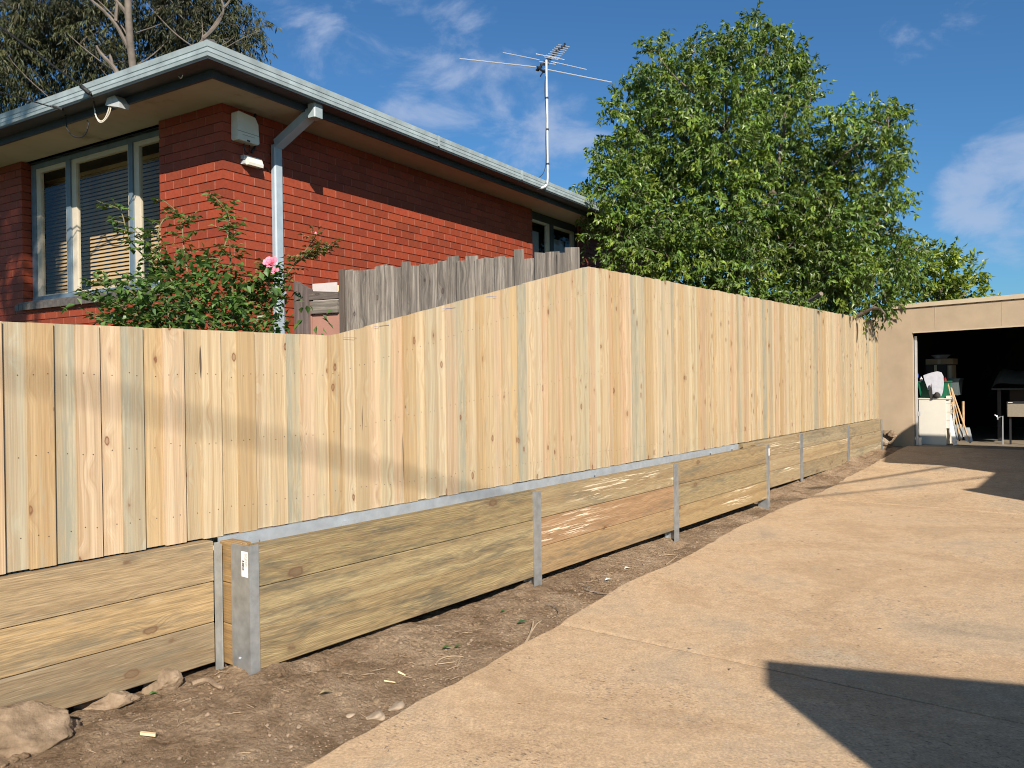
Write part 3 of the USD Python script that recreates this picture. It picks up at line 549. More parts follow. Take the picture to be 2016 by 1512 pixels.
# grey steel channel under the palings behind the bed, with the tops of its posts
ch = Thing('steel_channel', 'long galvanised steel channel under the palings, behind the raised bed', 'steel channel', (2.2, 3.64, 0.5), F)
ch.add('web', box(2.235, 8.79, 3.640, 3.646, 0.42, 0.701), 'galvanised_light')
ch.add('lip', box(2.235, 8.79, 3.6465, 3.69, 0.6985, 0.7025), 'galvanised')
for s_ in (2.40, 3.05, 5.76, 8.05, 8.62): ch.add('post_stub', join([box(s_ - 0.05, s_ + 0.05, 3.612, 3.618, 0.4, 0.672), box(s_ - 0.003, s_ + 0.003, 3.6185, 3.6395, 0.4, 0.67)]), 'galvanised_light')
wr = Thing('sleeper_wall', 'retaining wall of three stacked pine sleepers between the raised bed and the garage', 'retaining wall', (8.9, WY, 0.0), F)
ws = [8.86, 10.80, 12.98, 14.98]
for i in range(3):
    for k in range(3):
        tint = SL[(i * 2 + k) % 5]; mt = 'scuffed_sleeper' if (i, k) in ((0, 0), (0, 1), (1, 1), (2, 0), (0, 2), (2, 1)) else 'sleeper_pine'
        sleeper(wr, ws[i] + 0.006, ws[i + 1] - 0.006, WY, WY + 0.075, 0.1 + 0.2 * k, 0.2985 + 0.2 * k, mt, np.array(tint) * 1.08)
for s_ in ws[1:]: hpost(wr, s_, WY - 0.009, WY + 0.09, -0.2, 0.695, w=0.09)

# ================================================================== brick house
house = Thing('brick_house', 'red brick house with grey gutter, deep eaves and blinds in the front window', 'house', (0, 0, 0.6), H)
ZS, CO = 4.01, 0.086
bricks = []      # (s0, s1, y0, y1, z0, z1)
ncourse = 40
def course(k): z1 = ZS - k * CO; return z1 - 0.0765, z1
mort = []
def run(axis, a0, a1, k, start, skip=None, face=0.0, depth=0.105):
    """stretchers of one course along u (axis 0, face at y=face) or along y (axis 1, face at x=face)"""
    z0, z1 = course(k); x = a0 + start
    while x < a1 - 0.03:
        e = min(x + 0.230, a1)
        if not (skip and skip(x, e, z0)):
            j = rng.normal(0, 0.0008, 3)
            bricks.append((x + 0.001, e, face + j[0], depth, z0 + j[1], z1 + j[1]) if axis == 0 else (face + j[0], depth, x + 0.001, e, z0 + j[1], z1 + j[1]))
        x = e + 0.010
WR0, WR1, WRZ = 5.56, 7.12, 2.6      # right window opening
for k in range(ncourse):
    z0, z1 = course(k)
    inwin = z0 > WRZ - 0.02
    first = 0.230 if k % 2 == 0 else 0.110
    bricks.append((0.0, first, 0.0, 0.110 if k % 2 == 0 else 0.230, z0, z1))              # quoin
    a = first + 0.010
    if inwin:
        run(0, a, WR0, k, 0.0); run(0, WR1, WR1 + (0.11 if k % 2 else 0.23), k, 0.0); run(0, WR1 + (0.12 if k % 2 else 0.24), 10.9, k, 0.0)
        mort.append(box(0.02, WR0 - 0.002, 0.0025, 0.012, z0 + 0.002, z1 - 0.002)); mort.append(box(WR1 + 0.002, 10.88, 0.0025, 0.012, z0 + 0.002, z1 - 0.002))
    else:
        run(0, a, 10.9, k, 0.0); mort.append(box(0.02, 10.88, 0.0025, 0.012, z0 + 0.002, z1 - 0.002))
    b = (0.110 if k % 2 == 0 else 0.230) + 0.010
    if z0 > 2.32:      # pier, then window, then the far pier
        run(1, b, 0.925, k, 0.0); run(1, 3.43, 3.54 if k % 2 else 3.43 + 0.23, k, 0.0, depth=0.23 if k % 2 else 0.11); run(1, 3.55 if k % 2 else 3.67, 9.0, k, 0.0)
        mort.append(box(0.0025, 0.012, 0.02, 0.92, z0 + 0.002, z1 - 0.002)); mort.append(box(0.0025, 0.012, 3.45, 9.0, z0 + 0.002, z1 - 0.002))
    else:
        run(1, b, 9.0, k, 0.0); mort.append(box(0.0025, 0.012, 0.02, 9.0, z0 + 0.002, z1 - 0.002))
# solid wall behind the brick skin, with the two openings
mort += [box(0.012, WR0, 0.012, 0.1, 0.6, ZS), box(WR1, 10.88, 0.012, 0.1, 0.6, ZS), box(WR0, WR1, 0.012, 0.1, 0.6, WRZ)]
mort += [box(0.012, 0.1, 0.1, 0.925, 0.6, ZS), box(0.012, 0.1, 3.455, 9.0, 0.6, ZS), box(0.012, 0.1, 0.925, 3.43, 0.6, 2.34)]
house.add('mortar', join(mort), 'mortar')
mort = None
def brick_tint(): return np.array((0.232, 0.041, 0.0165)) * rng.uniform(0.82, 1.14) * (1 + rng.normal(0, 0.03, 3))
order = sorted(bricks, key=lambda b: np.linalg.norm(H.world([(b[0] + b[1]) / 2, (b[2] + b[3]) / 2, b[4]]) - EYEP) + (100 if b[4] < 1.85 else 0))
for b in order[:300]:
    v, f = box(*b); house.add('brick', (v, f), 'brick', attrs={'tint': const(v, brick_tint())})
vs = [box(*b) for b in order[300:]]
house.add('bricks', join(vs), 'brick', attrs={'tint': np.repeat([brick_tint() for _ in vs], 8, axis=0)}, kind='stuff')
house.add('back_wall', join([box(0.3, 10.88, 8.9, 9.0, 0.6, ZS), box(10.78, 10.88, 0.1, 8.9, 0.6, ZS), box(0.1, 10.78, 0.1, 8.9, ZS - 0.03, ZS - 0.004)]), 'dark_room')
# eaves: the two sides swept round the corner with a mitre; out = distance from the wall face
UL, YL = 11.4, 9.4
def eave(profile):
    p = np.asarray(profile, float); n = len(p)
    rows = [np.stack([np.full(n, UL), -p[:, 0], p[:, 1]], -1), np.stack([-p[:, 0], -p[:, 0], p[:, 1]], -1), np.stack([-p[:, 0], np.full(n, YL), p[:, 1]], -1)]
    v = np.vstack(rows); f = []
    for r in range(2):
        for i in range(n):
            j = (i + 1) % n; f += [[r * n + i, r * n + j, (r + 1) * n + j], [r * n + i, (r + 1) * n + j, (r + 1) * n + i]]
    return v, np.array(f)
house.add('gutter', eave([(0.482, 4.075), (0.63, 4.06), (0.660, 4.072), (0.664, 4.098), (0.657, 4.102), (0.664, 4.106), (0.664, 4.136), (0.659, 4.140), (0.666, 4.144), (0.672, 4.188), (0.655, 4.192), (0.648, 4.15), (0.64, 4.085), (0.5, 4.095), (0.482, 4.19)]), 'gutter_paint')
for u_ in (2.35, 4.15, 6.6): house.add('gutter_join', box(u_, u_ + 0.03, -0.6745, -0.6665, 4.075, 4.191), 'gutter_paint')
house.add('gutter_base', eave([(0.484, 4.052), (0.652, 4.052), (0.652, 4.0595), (0.484, 4.072)]), 'fascia_paint')
house.add('fascia', eave([(0.455, 3.992), (0.481, 3.992), (0.481, 4.192), (0.455, 4.192)]), 'fascia_paint')
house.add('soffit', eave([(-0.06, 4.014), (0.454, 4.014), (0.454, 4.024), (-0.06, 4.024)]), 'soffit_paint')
# low hip roof
r0 = np.array([(-0.6, -0.6), (UL, -0.6), (UL, YL), (-0.6, YL)])
rt = np.array([(4.4, 4.4, 5.45), (UL - 4.0, 4.4, 5.45)])
v = np.vstack([np.c_[r0, np.full(4, 4.19)], rt, np.c_[r0, np.full(4, 4.16)]])
f = np.array([[0, 1, 5], [0, 5, 4], [1, 2, 5], [2, 3, 4], [2, 4, 5], [3, 0, 4], [6, 8, 7], [6, 9, 8]])
roof = house.add('roof', (v, f), 'roof_tile')
hip = np.linspace([-0.55, -0.55, 4.2], [4.4, 4.4, 5.46], 16)
house.add('hip_cap', tube(hip, 0.07, 6), 'roof_tile', parent=roof)
# downpipe and its elbow
dp = house.add('downpipe', cbox(0.545, 0.645, -0.072, -0.006, 0.6, 3.76, 2, 0.012), 'pipe_paint')
def elbow(pts, w, d):
    p = np.asarray(pts, float); rows = []
    for q in p: rows.append(np.array([[q[0] - w / 2, q[1], q[2]], [q[0] + w / 2, q[1], q[2]], [q[0] + w / 2, q[1] + d[0], q[2] + d[1]], [q[0] - w / 2, q[1] + d[0], q[2] + d[1]]]))
    v = np.vstack(rows); f = []
    for r in range(len(p) - 1):
        for i in range(4):
            j = (i + 1) % 4; f += [[r * 4 + i, r * 4 + j, r * 4 + 4 + j], [r * 4 + i, r * 4 + 4 + j, r * 4 + 4 + i]]
    return v, np.array(f + [[0, 2, 1], [0, 3, 2], [len(v) - 4, len(v) - 3, len(v) - 2], [len(v) - 4, len(v) - 2, len(v) - 1]])
house.add('elbow', elbow([(0.595, -0.075, 3.73), (0.595, -0.53, 3.945)], 0.1, (0.02, 0.075)), 'pipe_paint', parent=dp)
house.add('outlet', cbox(0.54, 0.65, -0.61, -0.515, 3.925, 4.062, 2, 0.01), 'gutter_paint', parent=dp)
house.add('bracket', join([box(0.532, 0.658, -0.075, -0.004, 2.32, 2.355), box(0.515, 0.545, -0.006, -0.002, 2.325, 2.35)]), 'pipe_paint', parent=dp)
# front window: frame set back in the opening, y runs left
win = house.add('window', join([box(0.10, 0.16, 0.93, 3.42, 3.93, 4.008), box(0.095, 0.17, 0.93, 3.42, 2.42, 2.485), box(0.10, 0.16, 3.33, 3.42, 2.486, 3.929), box(0.10, 0.16, 0.93, 0.99, 2.486, 3.929)]), 'blue_paint')
MU = [(1.50, 1.565), (2.62, 2.70)]
for a, b in MU: house.add('mullion', box(0.092, 0.165, a, b, 2.4855, 3.9295), 'blue_paint', parent=win)
for a, b in ((0.991, 1.499), (1.566, 2.619), (2.701, 3.329)):
    house.add('sash', join([box(0.11, 0.15, b - 0.085, b - 0.001, 2.487, 3.928), box(0.11, 0.15, a + 0.001, a + 0.035, 2.487, 3.928), box(0.11, 0.15, a + 0.0355, b - 0.0855, 3.88, 3.928), box(0.11, 0.15, a + 0.0355, b - 0.0855, 2.487, 2.50)]), 'cream_paint', parent=win)
    house.add('pane', (np.array([[0.13, a + 0.036, 2.501], [0.13, b - 0.086, 2.501], [0.13, b - 0.086, 3.879], [0.13, a + 0.036, 3.879]]), np.array([[0, 2, 1], [0, 3, 2]])), 'window_glass', parent=win)
    sl = []
    z = 2.515; y0, y1 = {0: (0.95, 1.84), 1: (1.85, 2.94), 2: (2.95, 3.98)}[0 if a < 1.2 else 1 if a < 2 else 2]
    bl = house.add('blind', box(0.405, 0.435, y0, y1, 3.86, 3.90), 'blind', parent=win)
    zz = []
    while z < 3.85:
        v = np.array([[0.40, y0, z], [0.40, y1, z], [0.42, y1, z + 0.036], [0.42, y0, z + 0.036]]); v = np.vstack([v, v + [0.001, 0, -0.0012]])
        zz.append((v, np.array([[0, 2, 1], [0, 3, 2], [4, 5, 6], [4, 6, 7], [0, 1, 5], [0, 5, 4], [2, 3, 7], [2, 7, 6]]))); z += 0.0435
    for m in zz: house.add('slat', m, 'blind')
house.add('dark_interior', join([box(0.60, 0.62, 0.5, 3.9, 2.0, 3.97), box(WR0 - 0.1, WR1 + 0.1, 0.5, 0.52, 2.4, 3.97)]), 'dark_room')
sb = house.add('sill', box(-0.02, 0.10, 0.93, 3.50, 2.375, 2.418), 'sill_brick')
y = 0.94
while y < 3.49:
    v, f = box(-0.055, 0.05, y, y + 0.076, 2.325, 2.392); v[v[:, 0] > 0, 2] += 0.03; house.add('sill_brick', (v, f), 'sill_brick', parent=sb); y += 0.086
# side window
w2 = house.add('window', join([box(WR0 + 0.002, WR1 - 0.002, 0.05, 0.11, 3.90, 4.008), box(WR0 + 0.002, WR1 - 0.002, 0.04, 0.12, WRZ + 0.002, WRZ + 0.06), box(WR1 - 0.08, WR1 - 0.003, 0.05, 0.11, WRZ + 0.061, 3.899), box(WR0 + 0.003, WR0 + 0.05, 0.05, 0.11, WRZ + 0.061, 3.899)]), 'fascia_paint')
house.add('mullion', box(6.20, 6.30, 0.04, 0.115, WRZ + 0.0615, 3.898), 'fascia_paint', parent=w2)
for a, b in ((WR0 + 0.051, 6.199), (6.301, WR1 - 0.081)):
    house.add('sash', join([box(b - 0.09, b - 0.001, 0.06, 0.10, WRZ + 0.062, 3.897), box(a + 0.001, a + 0.02, 0.06, 0.10, WRZ + 0.062, 3.897), box(a + 0.021, b - 0.091, 0.06, 0.10, 3.86, 3.897)]), 'cream_paint', parent=w2)
    house.add('pane', (np.array([[a + 0.021, 0.08, WRZ + 0.062], [b - 0.091, 0.08, WRZ + 0.062], [b - 0.091, 0.08, 3.859], [a + 0.021, 0.08, 3.859]]), np.array([[0, 1, 2], [0, 2, 3]])), 'window_glass', parent=w2)
    house.add('curtain', box(a + 0.03, b - 0.1, 0.2, 0.21, WRZ + 0.05, 3.77 if b < 6.2 else 3.74), 'curtain', parent=w2)
# what hangs on the house
sb_ = Thing('alarm_box', 'cream alarm box with rounded corners under the eave, left of the downpipe', 'alarm box', (0.215, 0, 3.69), H)
from shapely.geometry import Polygon, box as sbox
def rounded(poly, r, h): return trimesh.creation.extrude_polygon(poly.buffer(-r).buffer(r, quad_segs=6), h, engine='earcut')
def onwall(tm, y=0.0, d=-1):
    v = np.array(tm.vertices); return np.stack([v[:, 0], y - v[:, 2], v[:, 1]], -1), np.array(tm.faces)
m = rounded(Polygon([(0.097, 3.955), (0.30, 3.94), (0.335, 3.88), (0.345, 3.71), (0.335, 3.693), (0.10, 3.695), (0.092, 3.71)]), 0.018, 0.085)
ab = sb_.add('body', onwall(m, -0.004), 'white_plastic')
sb_.add('seam', join([box(0.093, 0.346, -0.0905, -0.0885, 3.774, 3.777), box(0.15, 0.29, -0.0905, -0.0885, 3.748, 3.750), box(0.20, 0.235, -0.0905, -0.0885, 3.697, 3.712)]), 'black_plastic')
sb_.add('cable', join([tube(curve([(0.37, -0.01, 4.01), (0.372, -0.012, 3.85), (0.365, -0.015, 3.72), (0.33, -0.02, 3.66), (0.31, -0.02, 3.63)], 14), 0.011, 6), tube(curve([(0.23, -0.02, 3.70), (0.225, -0.025, 3.64), (0.26, -0.02, 3.61), (0.29, -0.02, 3.66), (0.28, -0.02, 3.70)], 14), 0.005, 5)]), 'black_rubber')
sl_ = Thing('sensor_light', 'small white wedge shaped sensor light on the brick corner, below the alarm box', 'sensor light', (0.30, 0, 3.49), H)
v = prism([(-0.005, 3.585), (-0.07, 3.575), (-0.095, 3.515), (-0.09, 3.49), (-0.005, 3.50)], 0, 0.215, 0.385); sl_.add('housing', v, 'white_plastic')
sl_.add('mount', join([box(0.195, 0.214, -0.05, -0.004, 3.545, 3.58), box(0.195, 0.214, -0.055, -0.004, 3.50, 3.53)]), 'grey_plastic')
sl_.add('lead', tube(curve([(0.39, -0.01, 3.56), (0.44, -0.015, 3.53), (0.50, -0.012, 3.52), (0.54, -0.01, 3.50)], 10), 0.006, 5), 'black_rubber')
# roof antenna, its mast bent back to the fascia
an = Thing('tv_antenna', 'television antenna with long aluminium rods on a tall bent mast at the roof edge', 'antenna', (4.62, -0.49, 4.07), H)
AX, AY = 4.80, -0.62
an.add('mast', tube(curve([(4.60, -0.484, 4.085), (4.66, -0.60, 4.07), (4.735, -0.685, 4.09), (4.785, -0.70, 4.17), (AX, -0.70, 4.35)], 12).tolist() + [(AX, -0.70, 4.8), (AX, -0.70, 5.83)], 0.019, 8), 'aluminium', smooth=40)
an.add('coax', tube(curve([(AX - 0.022, -0.70, 5.6), (AX - 0.05, -0.70, 5.3), (AX - 0.024, -0.70, 5.0), (AX - 0.05, -0.70, 4.75), (AX - 0.025, -0.69, 4.5), (AX - 0.09, -0.66, 4.25), (AX - 0.2, -0.6, 4.19)], 30), 0.005, 5), 'black_rubber')
for z in (4.40, 4.87, 5.30): an.add('tape', tube([(AX, -0.70, z), (AX, -0.70, z + 0.025)], 0.022, 8), 'black_rubber')
mast_top = H.world([AX, -0.70, 5.75]); DA = mast_top[1]
def apt(px, dd=0.0): return H.local(at_depth(px, DA + dd))
b0, b1 = apt((1056, 138), 0.0), apt((1113, 88), 1.15)
an.add('boom', join([tube([b0, b1], 0.013, 6)] + [tube([b0 + (b1 - b0) * q + [0, 0, -0.03], b0 + (b1 - b0) * q + [0, 0, 0.03]], 0.018, 6) for q in np.linspace(0.05, 0.98, 10)]), 'black_plastic')
an.add('brace', join([tube([apt((1064, 150)), apt((1082, 122), 0.4)], 0.01, 5), tube([apt((1058, 133)), apt((1072, 142), 0.1)], 0.016, 5)]), 'black_plastic')
for pa, pb, da, r in (((905, 115.5), (1055, 132), 0.0, 0.008), ((1072, 136), (1204, 162), 0.0, 0.008), ((990, 103.5), (1062, 118), 0.12, 0.006), ((1085, 121), (1155, 137), 0.18, 0.006), ((1055, 106), (1111, 117.5), 0.3, 0.006), ((1062, 121), (1094, 127), 0.1, 0.006)):
    an.add('rod', tube([apt(pa, da), apt(pb, da)], r, 6), 'aluminium')
for k in range(8):
    q = k / 7; c = np.array([1085 + 25 * q, 115 - 25 * q]); w = 14 - 2.5 * q
    an.add('rod', tube([apt((c[0] - w, c[1] - w * 0.2), 0.4 + 0.7 * q), apt((c[0] + w, c[1] + w * 0.2), 0.4 + 0.7 * q)], 0.006, 5), 'aluminium')
# service line and telephone line to the front eave
GF = -0.485     # fascia plane of the front eave (local x)
eye_ = hit((206, 218), H, 0, GF)
sbx = Thing('service_box', 'small grey wedge shaped cable box on the front fascia with pale wires', 'cable box', hit((226, 200), H, 0, GF), H)
q = [hit(p, H, 0, -0.56) for p in ((216, 188), (226, 185), (239, 203), (238, 212), (210, 208))]
yz = [(p[1], p[2]) for p in q]
vv = np.array([[-0.482, *p] for p in yz] + [[-0.575, *p] for p in yz]); n = 5
ff = [[0, i, i + 1] for i in range(1, 4)] + [[5, 5 + i + 1, 5 + i] for i in range(1, 4)]
for i in range(5):
    j = (i + 1) % 5; ff += [[i, 5 + i, 5 + j], [i, 5 + j, j]]
sbx.add('cover', (vv, np.array(ff)), 'grey_plastic')
def front(px, x=-0.56): return hit(px, H, 0, x)
sbx.add('wires', join([tube(curve([front((216, 207)), front((212, 222)), front((202, 238)), front((190, 231)), front((186, 212)), front((184, 196))], 20), 0.006, 5), tube(curve([front((219, 207)), front((213, 228)), front((200, 241)), front((191, 233))], 20), 0.005, 5)]), 'wire_white')
pole_top = np.array([-8.0, 2.0, 7.9])
sc = Thing('service_cable', 'thick black power cable running down to the clamp on the front gutter', 'cable', front((160, 172), -0.72), H)
a_ = front((163, 172), -0.72); b_ = H.local(pole_top)
def sag(a, b, d, n=24):
    t = np.linspace(0, 1, n)[:, None]; p = a + (b - a) * t; p[:, 2:] -= d * 4 * t * (1 - t); return p
sc.add('line', tube(sag(a_, b_, 0.12), 0.009, 6), 'black_rubber')
sc.add('clamp', tube(curve([front((160, 170), -0.72), front((172, 180), -0.70), front((184, 190), -0.62), front((198, 196), -0.5)], 8), 0.02, 6), 'black_rubber')
sc.add('tail', join([tube(curve([front((178, 184), -0.68), front((184, 196), -0.60), front((187, 212), -0.56), front((190, 228), -0.55)], 12), 0.008, 5), tube(curve([front((170, 178), -0.70), front((180, 192), -0.66), front((186, 190), -0.62)], 8), 0.009, 5)]), 'black_rubber')
tc = Thing('telephone_cable', 'thin black telephone cable reaching the front gutter at the far left', 'cable', front((108, 212), -0.70), H)
tc.add('line', tube(sag(front((108, 212), -0.70), H.local(np.array([-8.0, 2.0, 4.6])), 0.1), 0.006, 5), 'black_rubber')
tc.add('clamp', tube([front((104, 209), -0.70), front((120, 214), -0.66), front((133, 219), -0.5)], 0.012, 6), 'black_rubber')
tc.add('tail', tube(curve([front((130, 222), -0.52), front((129, 236), -0.53), front((134, 256), -0.53), front((150, 270), -0.53), front((166, 266), -0.53), front((173, 250), -0.53), front((172, 238), -0.50)], 24), 0.007, 5), 'black_rubber')
hk = Thing('eave_hook', 'small metal ring hook on the front fascia near the corner', 'hook', front((354, 148), -0.5), H)
t_ = np.linspace(0, 2 * np.pi, 20); c0 = front((356, 148), -0.54)
hk.add('ring', tube(np.stack([np.full(20, c0[0]), c0[1] + 0.024 * np.cos(t_), c0[2] + 0.024 * np.sin(t_)], -1), 0.005, 5), 'aluminium')
hk.add('stem', tube([(-0.482, c0[1] + 0.03, c0[2] + 0.01), (c0[0], c0[1] + 0.024, c0[2] + 0.005)], 0.004, 5), 'aluminium')

# ================================================================== old grey fence and gate across the side of the house
of = Thing('old_fence', 'weathered grey paling fence with ragged tops behind the new fence', 'fence', (0.0, 0, 0.6), O)
tops = [(1144, 493), (1119, 493.5), (1113, 491), (1078, 494), (1068, 499), (1041, 500), (1037, 507), (1024, 508), (1018, 503), (985, 510), (983, 514), (958, 514), (953, 517), (944, 514), (925, 518), (905, 519), (890, 518), (880, 518), (870, 519), (860, 522)]
x = 0.0; k = 0
while x < 2.40:
    w_ = rng.uniform(0.088, 0.108); zt = 2.545 + (0.035 if k % 5 in (0, 2) else 0.0) * (x < 1.25) + rng.normal(0, 0.012) + (-0.05 if k in (4, 7) else 0)
    yo = 0.016 if k % 2 else 0.0
    v, f = box(x - (0.0 if k % 2 else 0.014), min(x + w_ + (0.0 if k % 2 else 0.014), 2.42), yo, yo + 0.014, 0.6, zt)
    v[4:, 2] += rng.normal(0, 0.006, 4); v[4:, 0] += rng.normal(0, 0.004)
    of.add('paling', (v, f), 'old_grey_wood', attrs={'grain': grain_for(v, 2), 'tint': const(v, np.array((0.25, 0.215, 0.18)) * rng.uniform(0.8, 1.25))}); x += w_; k += 1
v, f = box(2.365, 2.425, -0.04, 0.034, 0.6, 2.555); of.add('end_post', (v, f), 'old_grey_wood', attrs={'grain': grain_for(v, 2), 'tint': const(v, (0.12, 0.09, 0.07))})
for z in (0.95, 2.1): 
    v, f = box(0.0, 2.36, -0.05, -0.002, z, z + 0.08); of.add('rail', (v, f), 'old_grey_wood', attrs={'grain': grain_for(v, 0), 'tint': const(v, (0.2, 0.17, 0.14))})
gt = Thing('old_gate', 'old side gate with grey post and faded pink sheet beside the weathered grey fence', 'gate', (2.6, 0, 0.6), O)
v, f = box(2.775, 2.945, -0.02, 0.06, 0.6, 2.45); v[4:, 2] = [2.385, 2.475, 2.385, 2.475]
gt.add('post', (v, f), 'old_grey_wood', attrs={'grain': grain_for(v, 2), 'tint': const(v, (0.155, 0.115, 0.105))})
v, f = box(2.43, 2.774, -0.01, 0.05, 2.275, 2.365); v[[4, 6], 2] -= 0.03
gt.add('rail', (v, f), 'old_grey_wood', attrs={'grain': grain_for(v, 0), 'tint': const(v, (0.15, 0.12, 0.10))})
v, f = box(2.43, 2.75, 0.0, 0.055, 2.14, 2.262); gt.add('rail', (v, f), 'old_grey_wood', attrs={'grain': grain_for(v, 0), 'tint': const(v, (0.24, 0.21, 0.17))})
gt.add('sheet', box(2.432, 2.752, 0.005, 0.02, 0.7, 2.135), 'salmon_sheet')
gt.add('edge_strip', box(2.7535, 2.772, 0.0, 0.03, 0.7, 2.26), 'salmon_sheet')
ps = Thing('leaning_boards', 'white sheet and timber offcut standing behind the old gate', 'boards', (2.6, -0.2, 0.6), O)
ps.add('white_sheet', (lambda b: (b[0], b[1]))(box(2.63, 2.93, -0.22, -0.21, 0.6, 2.47)), 'white_sheet')
v, f = box(2.46, 2.62, -0.23, -0.20, 0.6, 2.44); v[[4, 6], 2] -= 0.05; ps.add('offcut', (v, f), 'pine_offcut')

# ================================================================== foliage
def leaves(pos, along, nrm, L, Wd, tint, curl=0.18):
    """one folded, curled leaf per row: five vertices, four triangles"""
    along = along / (np.linalg.norm(along, axis=1, keepdims=True) + 1e-9); side = np.cross(along, nrm); side /= np.linalg.norm(side, axis=1, keepdims=True) + 1e-9; up = np.cross(side, along)
    L, Wd = np.broadcast_to(L, (len(pos),))[:, None], np.broadcast_to(Wd, (len(pos),))[:, None]
    mid = pos + along * L * 0.45; 
    v = np.stack([pos, mid + side * Wd / 2 + up * Wd * 0.18, pos + along * L - up * L * curl, mid - side * Wd / 2 + up * Wd * 0.18, mid - up * Wd * 0.05], 1)
    f = np.array([[0, 1, 4], [0, 4, 3], [1, 2, 4], [4, 2, 3]]); n = len(pos)
    return v.reshape(-1, 3), (f[None] + 5 * np.arange(n)[:, None, None]).reshape(-1, 3), np.repeat(tint, 5, axis=0)
def unit(n): v = rng.normal(size=(n, 3)); return v / np.linalg.norm(v, axis=1, keepdims=True)
def crown(blobs, per_r2, leafL, leafW, cols, twigL=0.32, lpt=13, droop=0.55, shell=(0.45, 1.0), up=0.5):
    """blobs: (centre, radius, density factor). Twigs set in the outer part of each blob, leaves hanging along them."""
    VP, VA, VN, LL, TT, twigs = [], [], [], [], [], []
    for c, r, dens in blobs:
        nt = max(3, int(per_r2 * r * r * dens)); d = unit(nt); q = shell[0] + (shell[1] - shell[0]) * rng.random(nt) ** 0.6
        d[:, 2] = d[:, 2] * 0.95
        start = c + d * (r * q)[:, None]; td = d + up * np.array([0, 0, 1.0]) + 0.5 * unit(nt); td /= np.linalg.norm(td, axis=1, keepdims=True)
        tl = twigL * rng.uniform(0.5, 1.25, nt); shade = cols[rng.integers(len(cols), size=nt)] * rng.choice([0.72, 0.9, 1.0, 1.15, 1.3])
        for k in range(lpt):
            u = (k + rng.random(nt)) / lpt
            p = start + td * (tl * u)[:, None]; p[:, 2] -= droop * 0.45 * tl * u ** 2
            a = td * 0.5 + 0.95 * unit(nt) - np.array([0, 0, droop]); nn = unit(nt) + np.array([0, 0, 0.8])
            VP.append(p); VA.append(a); VN.append(nn); LL.append(rng.uniform(0.55, 1.3, nt)); TT.append(shade * rng.uniform(0.75, 1.3, (nt, 1)) * (1 + rng.normal(0, 0.05, (nt, 3))))
        twigs += [(start[i] - td[i] * tl[i] * 0.6, start[i] + td[i] * tl[i] * 0.5) for i in range(0, nt, 9)]
    P, A, N, LL, TT = np.vstack(VP), np.vstack(VA), np.vstack(VN), np.concatenate(LL), np.vstack(TT)
    return leaves(P, A, N, leafL * LL, leafW * LL, TT), twigs
def attach(c, line):
    """a limb leaves the trunk below its foliage and rises to it"""
    d = np.linalg.norm((line - c)[:, :2], axis=1); return line[np.argmin(np.abs(line[:, 2] - (c[2] - 0.75 * d - 0.2)))]
def pxblob(px, py, rpx, depth, dens=1.0):
    return at_depth((px, py), depth), rpx / FPX * depth, dens
def branch(a, b, r0, r1, bow=0.15, n=9, sides=6):
    a, b = np.asarray(a, float), np.asarray(b, float); L = np.linalg.norm(b - a); o = unit(1)[0] * bow * L; o[2] = abs(o[2]) * 0.5
    p = curve([a, (a * 2 + b) / 3 + o * 0.6, (a + 2 * b) / 3 + o * 0.5 + unit(1)[0] * 0.04 * L, b], n); return tube(p, np.linspace(r0, r1, n), sides)
PD = 12.6
pear = [(1488, 32, 16), (1500, 62, 26), (1512, 92, 34), (1440, 70, 20), (1455, 100, 40), (1290, 92, 20), (1303, 120, 30), (1330, 105, 14), (1370, 80, 14), (1372, 122, 34), (1400, 66, 12), (1420, 140, 60), (1550, 110, 34), (1565, 150, 36), (1535, 170, 60), (1290, 165, 40), (1340, 190, 70),
        (1265, 145, 16), (1236, 200, 34), (1212, 205, 20), (1262, 250, 50), (1420, 240, 105), (1530, 270, 90), (1590, 195, 26), (1310, 300, 95), (1230, 320, 55), (1205, 290, 22), (1215, 370, 62), (1178, 300, 14), (1300, 400, 100), (1410, 380, 120), (1530, 390, 105), (1610, 330, 60),
        (1663, 215, 24), (1668, 255, 44), (1735, 215, 22), (1742, 245, 34), (1757, 232, 24), (1735, 300, 40), (1690, 330, 62), (1750, 350, 30), (1765, 395, 26), (1735, 410, 40), (1640, 420, 80), (1176, 420, 34), (1165, 455, 24), (1230, 460, 62), (1310, 480, 90), (1290, 545, 40), (1345, 545, 40), (1230, 520, 34),
        (1410, 455, 60), (1540, 500, 70), (1600, 520, 80), (1390, 540, 36), (1560, 580, 40), (1420, 575, 28), (1660, 520, 70), (1700, 500, 48), (1755, 445, 14), (1752, 500, 34), (1700, 570, 60), (1640, 585, 36), (1610, 600, 20), (1735, 590, 32), (1775, 500, 30), (1812, 480, 16), (1790, 520, 36), (1725, 622, 10), (1690, 612, 12), (1650, 622, 8), (1455, 545, 46), (1500, 560, 40), (1460, 500, 60), (1510, 470, 60), (1350, 500, 70), (1570, 610, 30), (1530, 600, 26), (1640, 540, 60), (1590, 460, 70), (1680, 450, 60)]
bl = []
for px, py, r in pear:
    dj = rng.uniform(-0.9, 0.9) if r < 50 else rng.uniform(-0.5, 0.5)
    if px > 1580 and py > 440: dj = rng.uniform(-0.2, 1.2)
    bl.append(pxblob(px, py, r * 1.0, PD + dj, 1.0))
tree = Thing('pear_tree', 'tall leafy green tree leaning over the far half of the new fence', 'tree', at_depth((1462, 640), 12.9) * [1, 1, 0] + [0, 0, 0.6])
base = at_depth((1462, 640), 12.9); base[2] = 0.55
fork = at_depth((1458, 470), 12.8); fork2 = at_depth((1500, 470), 12.9)
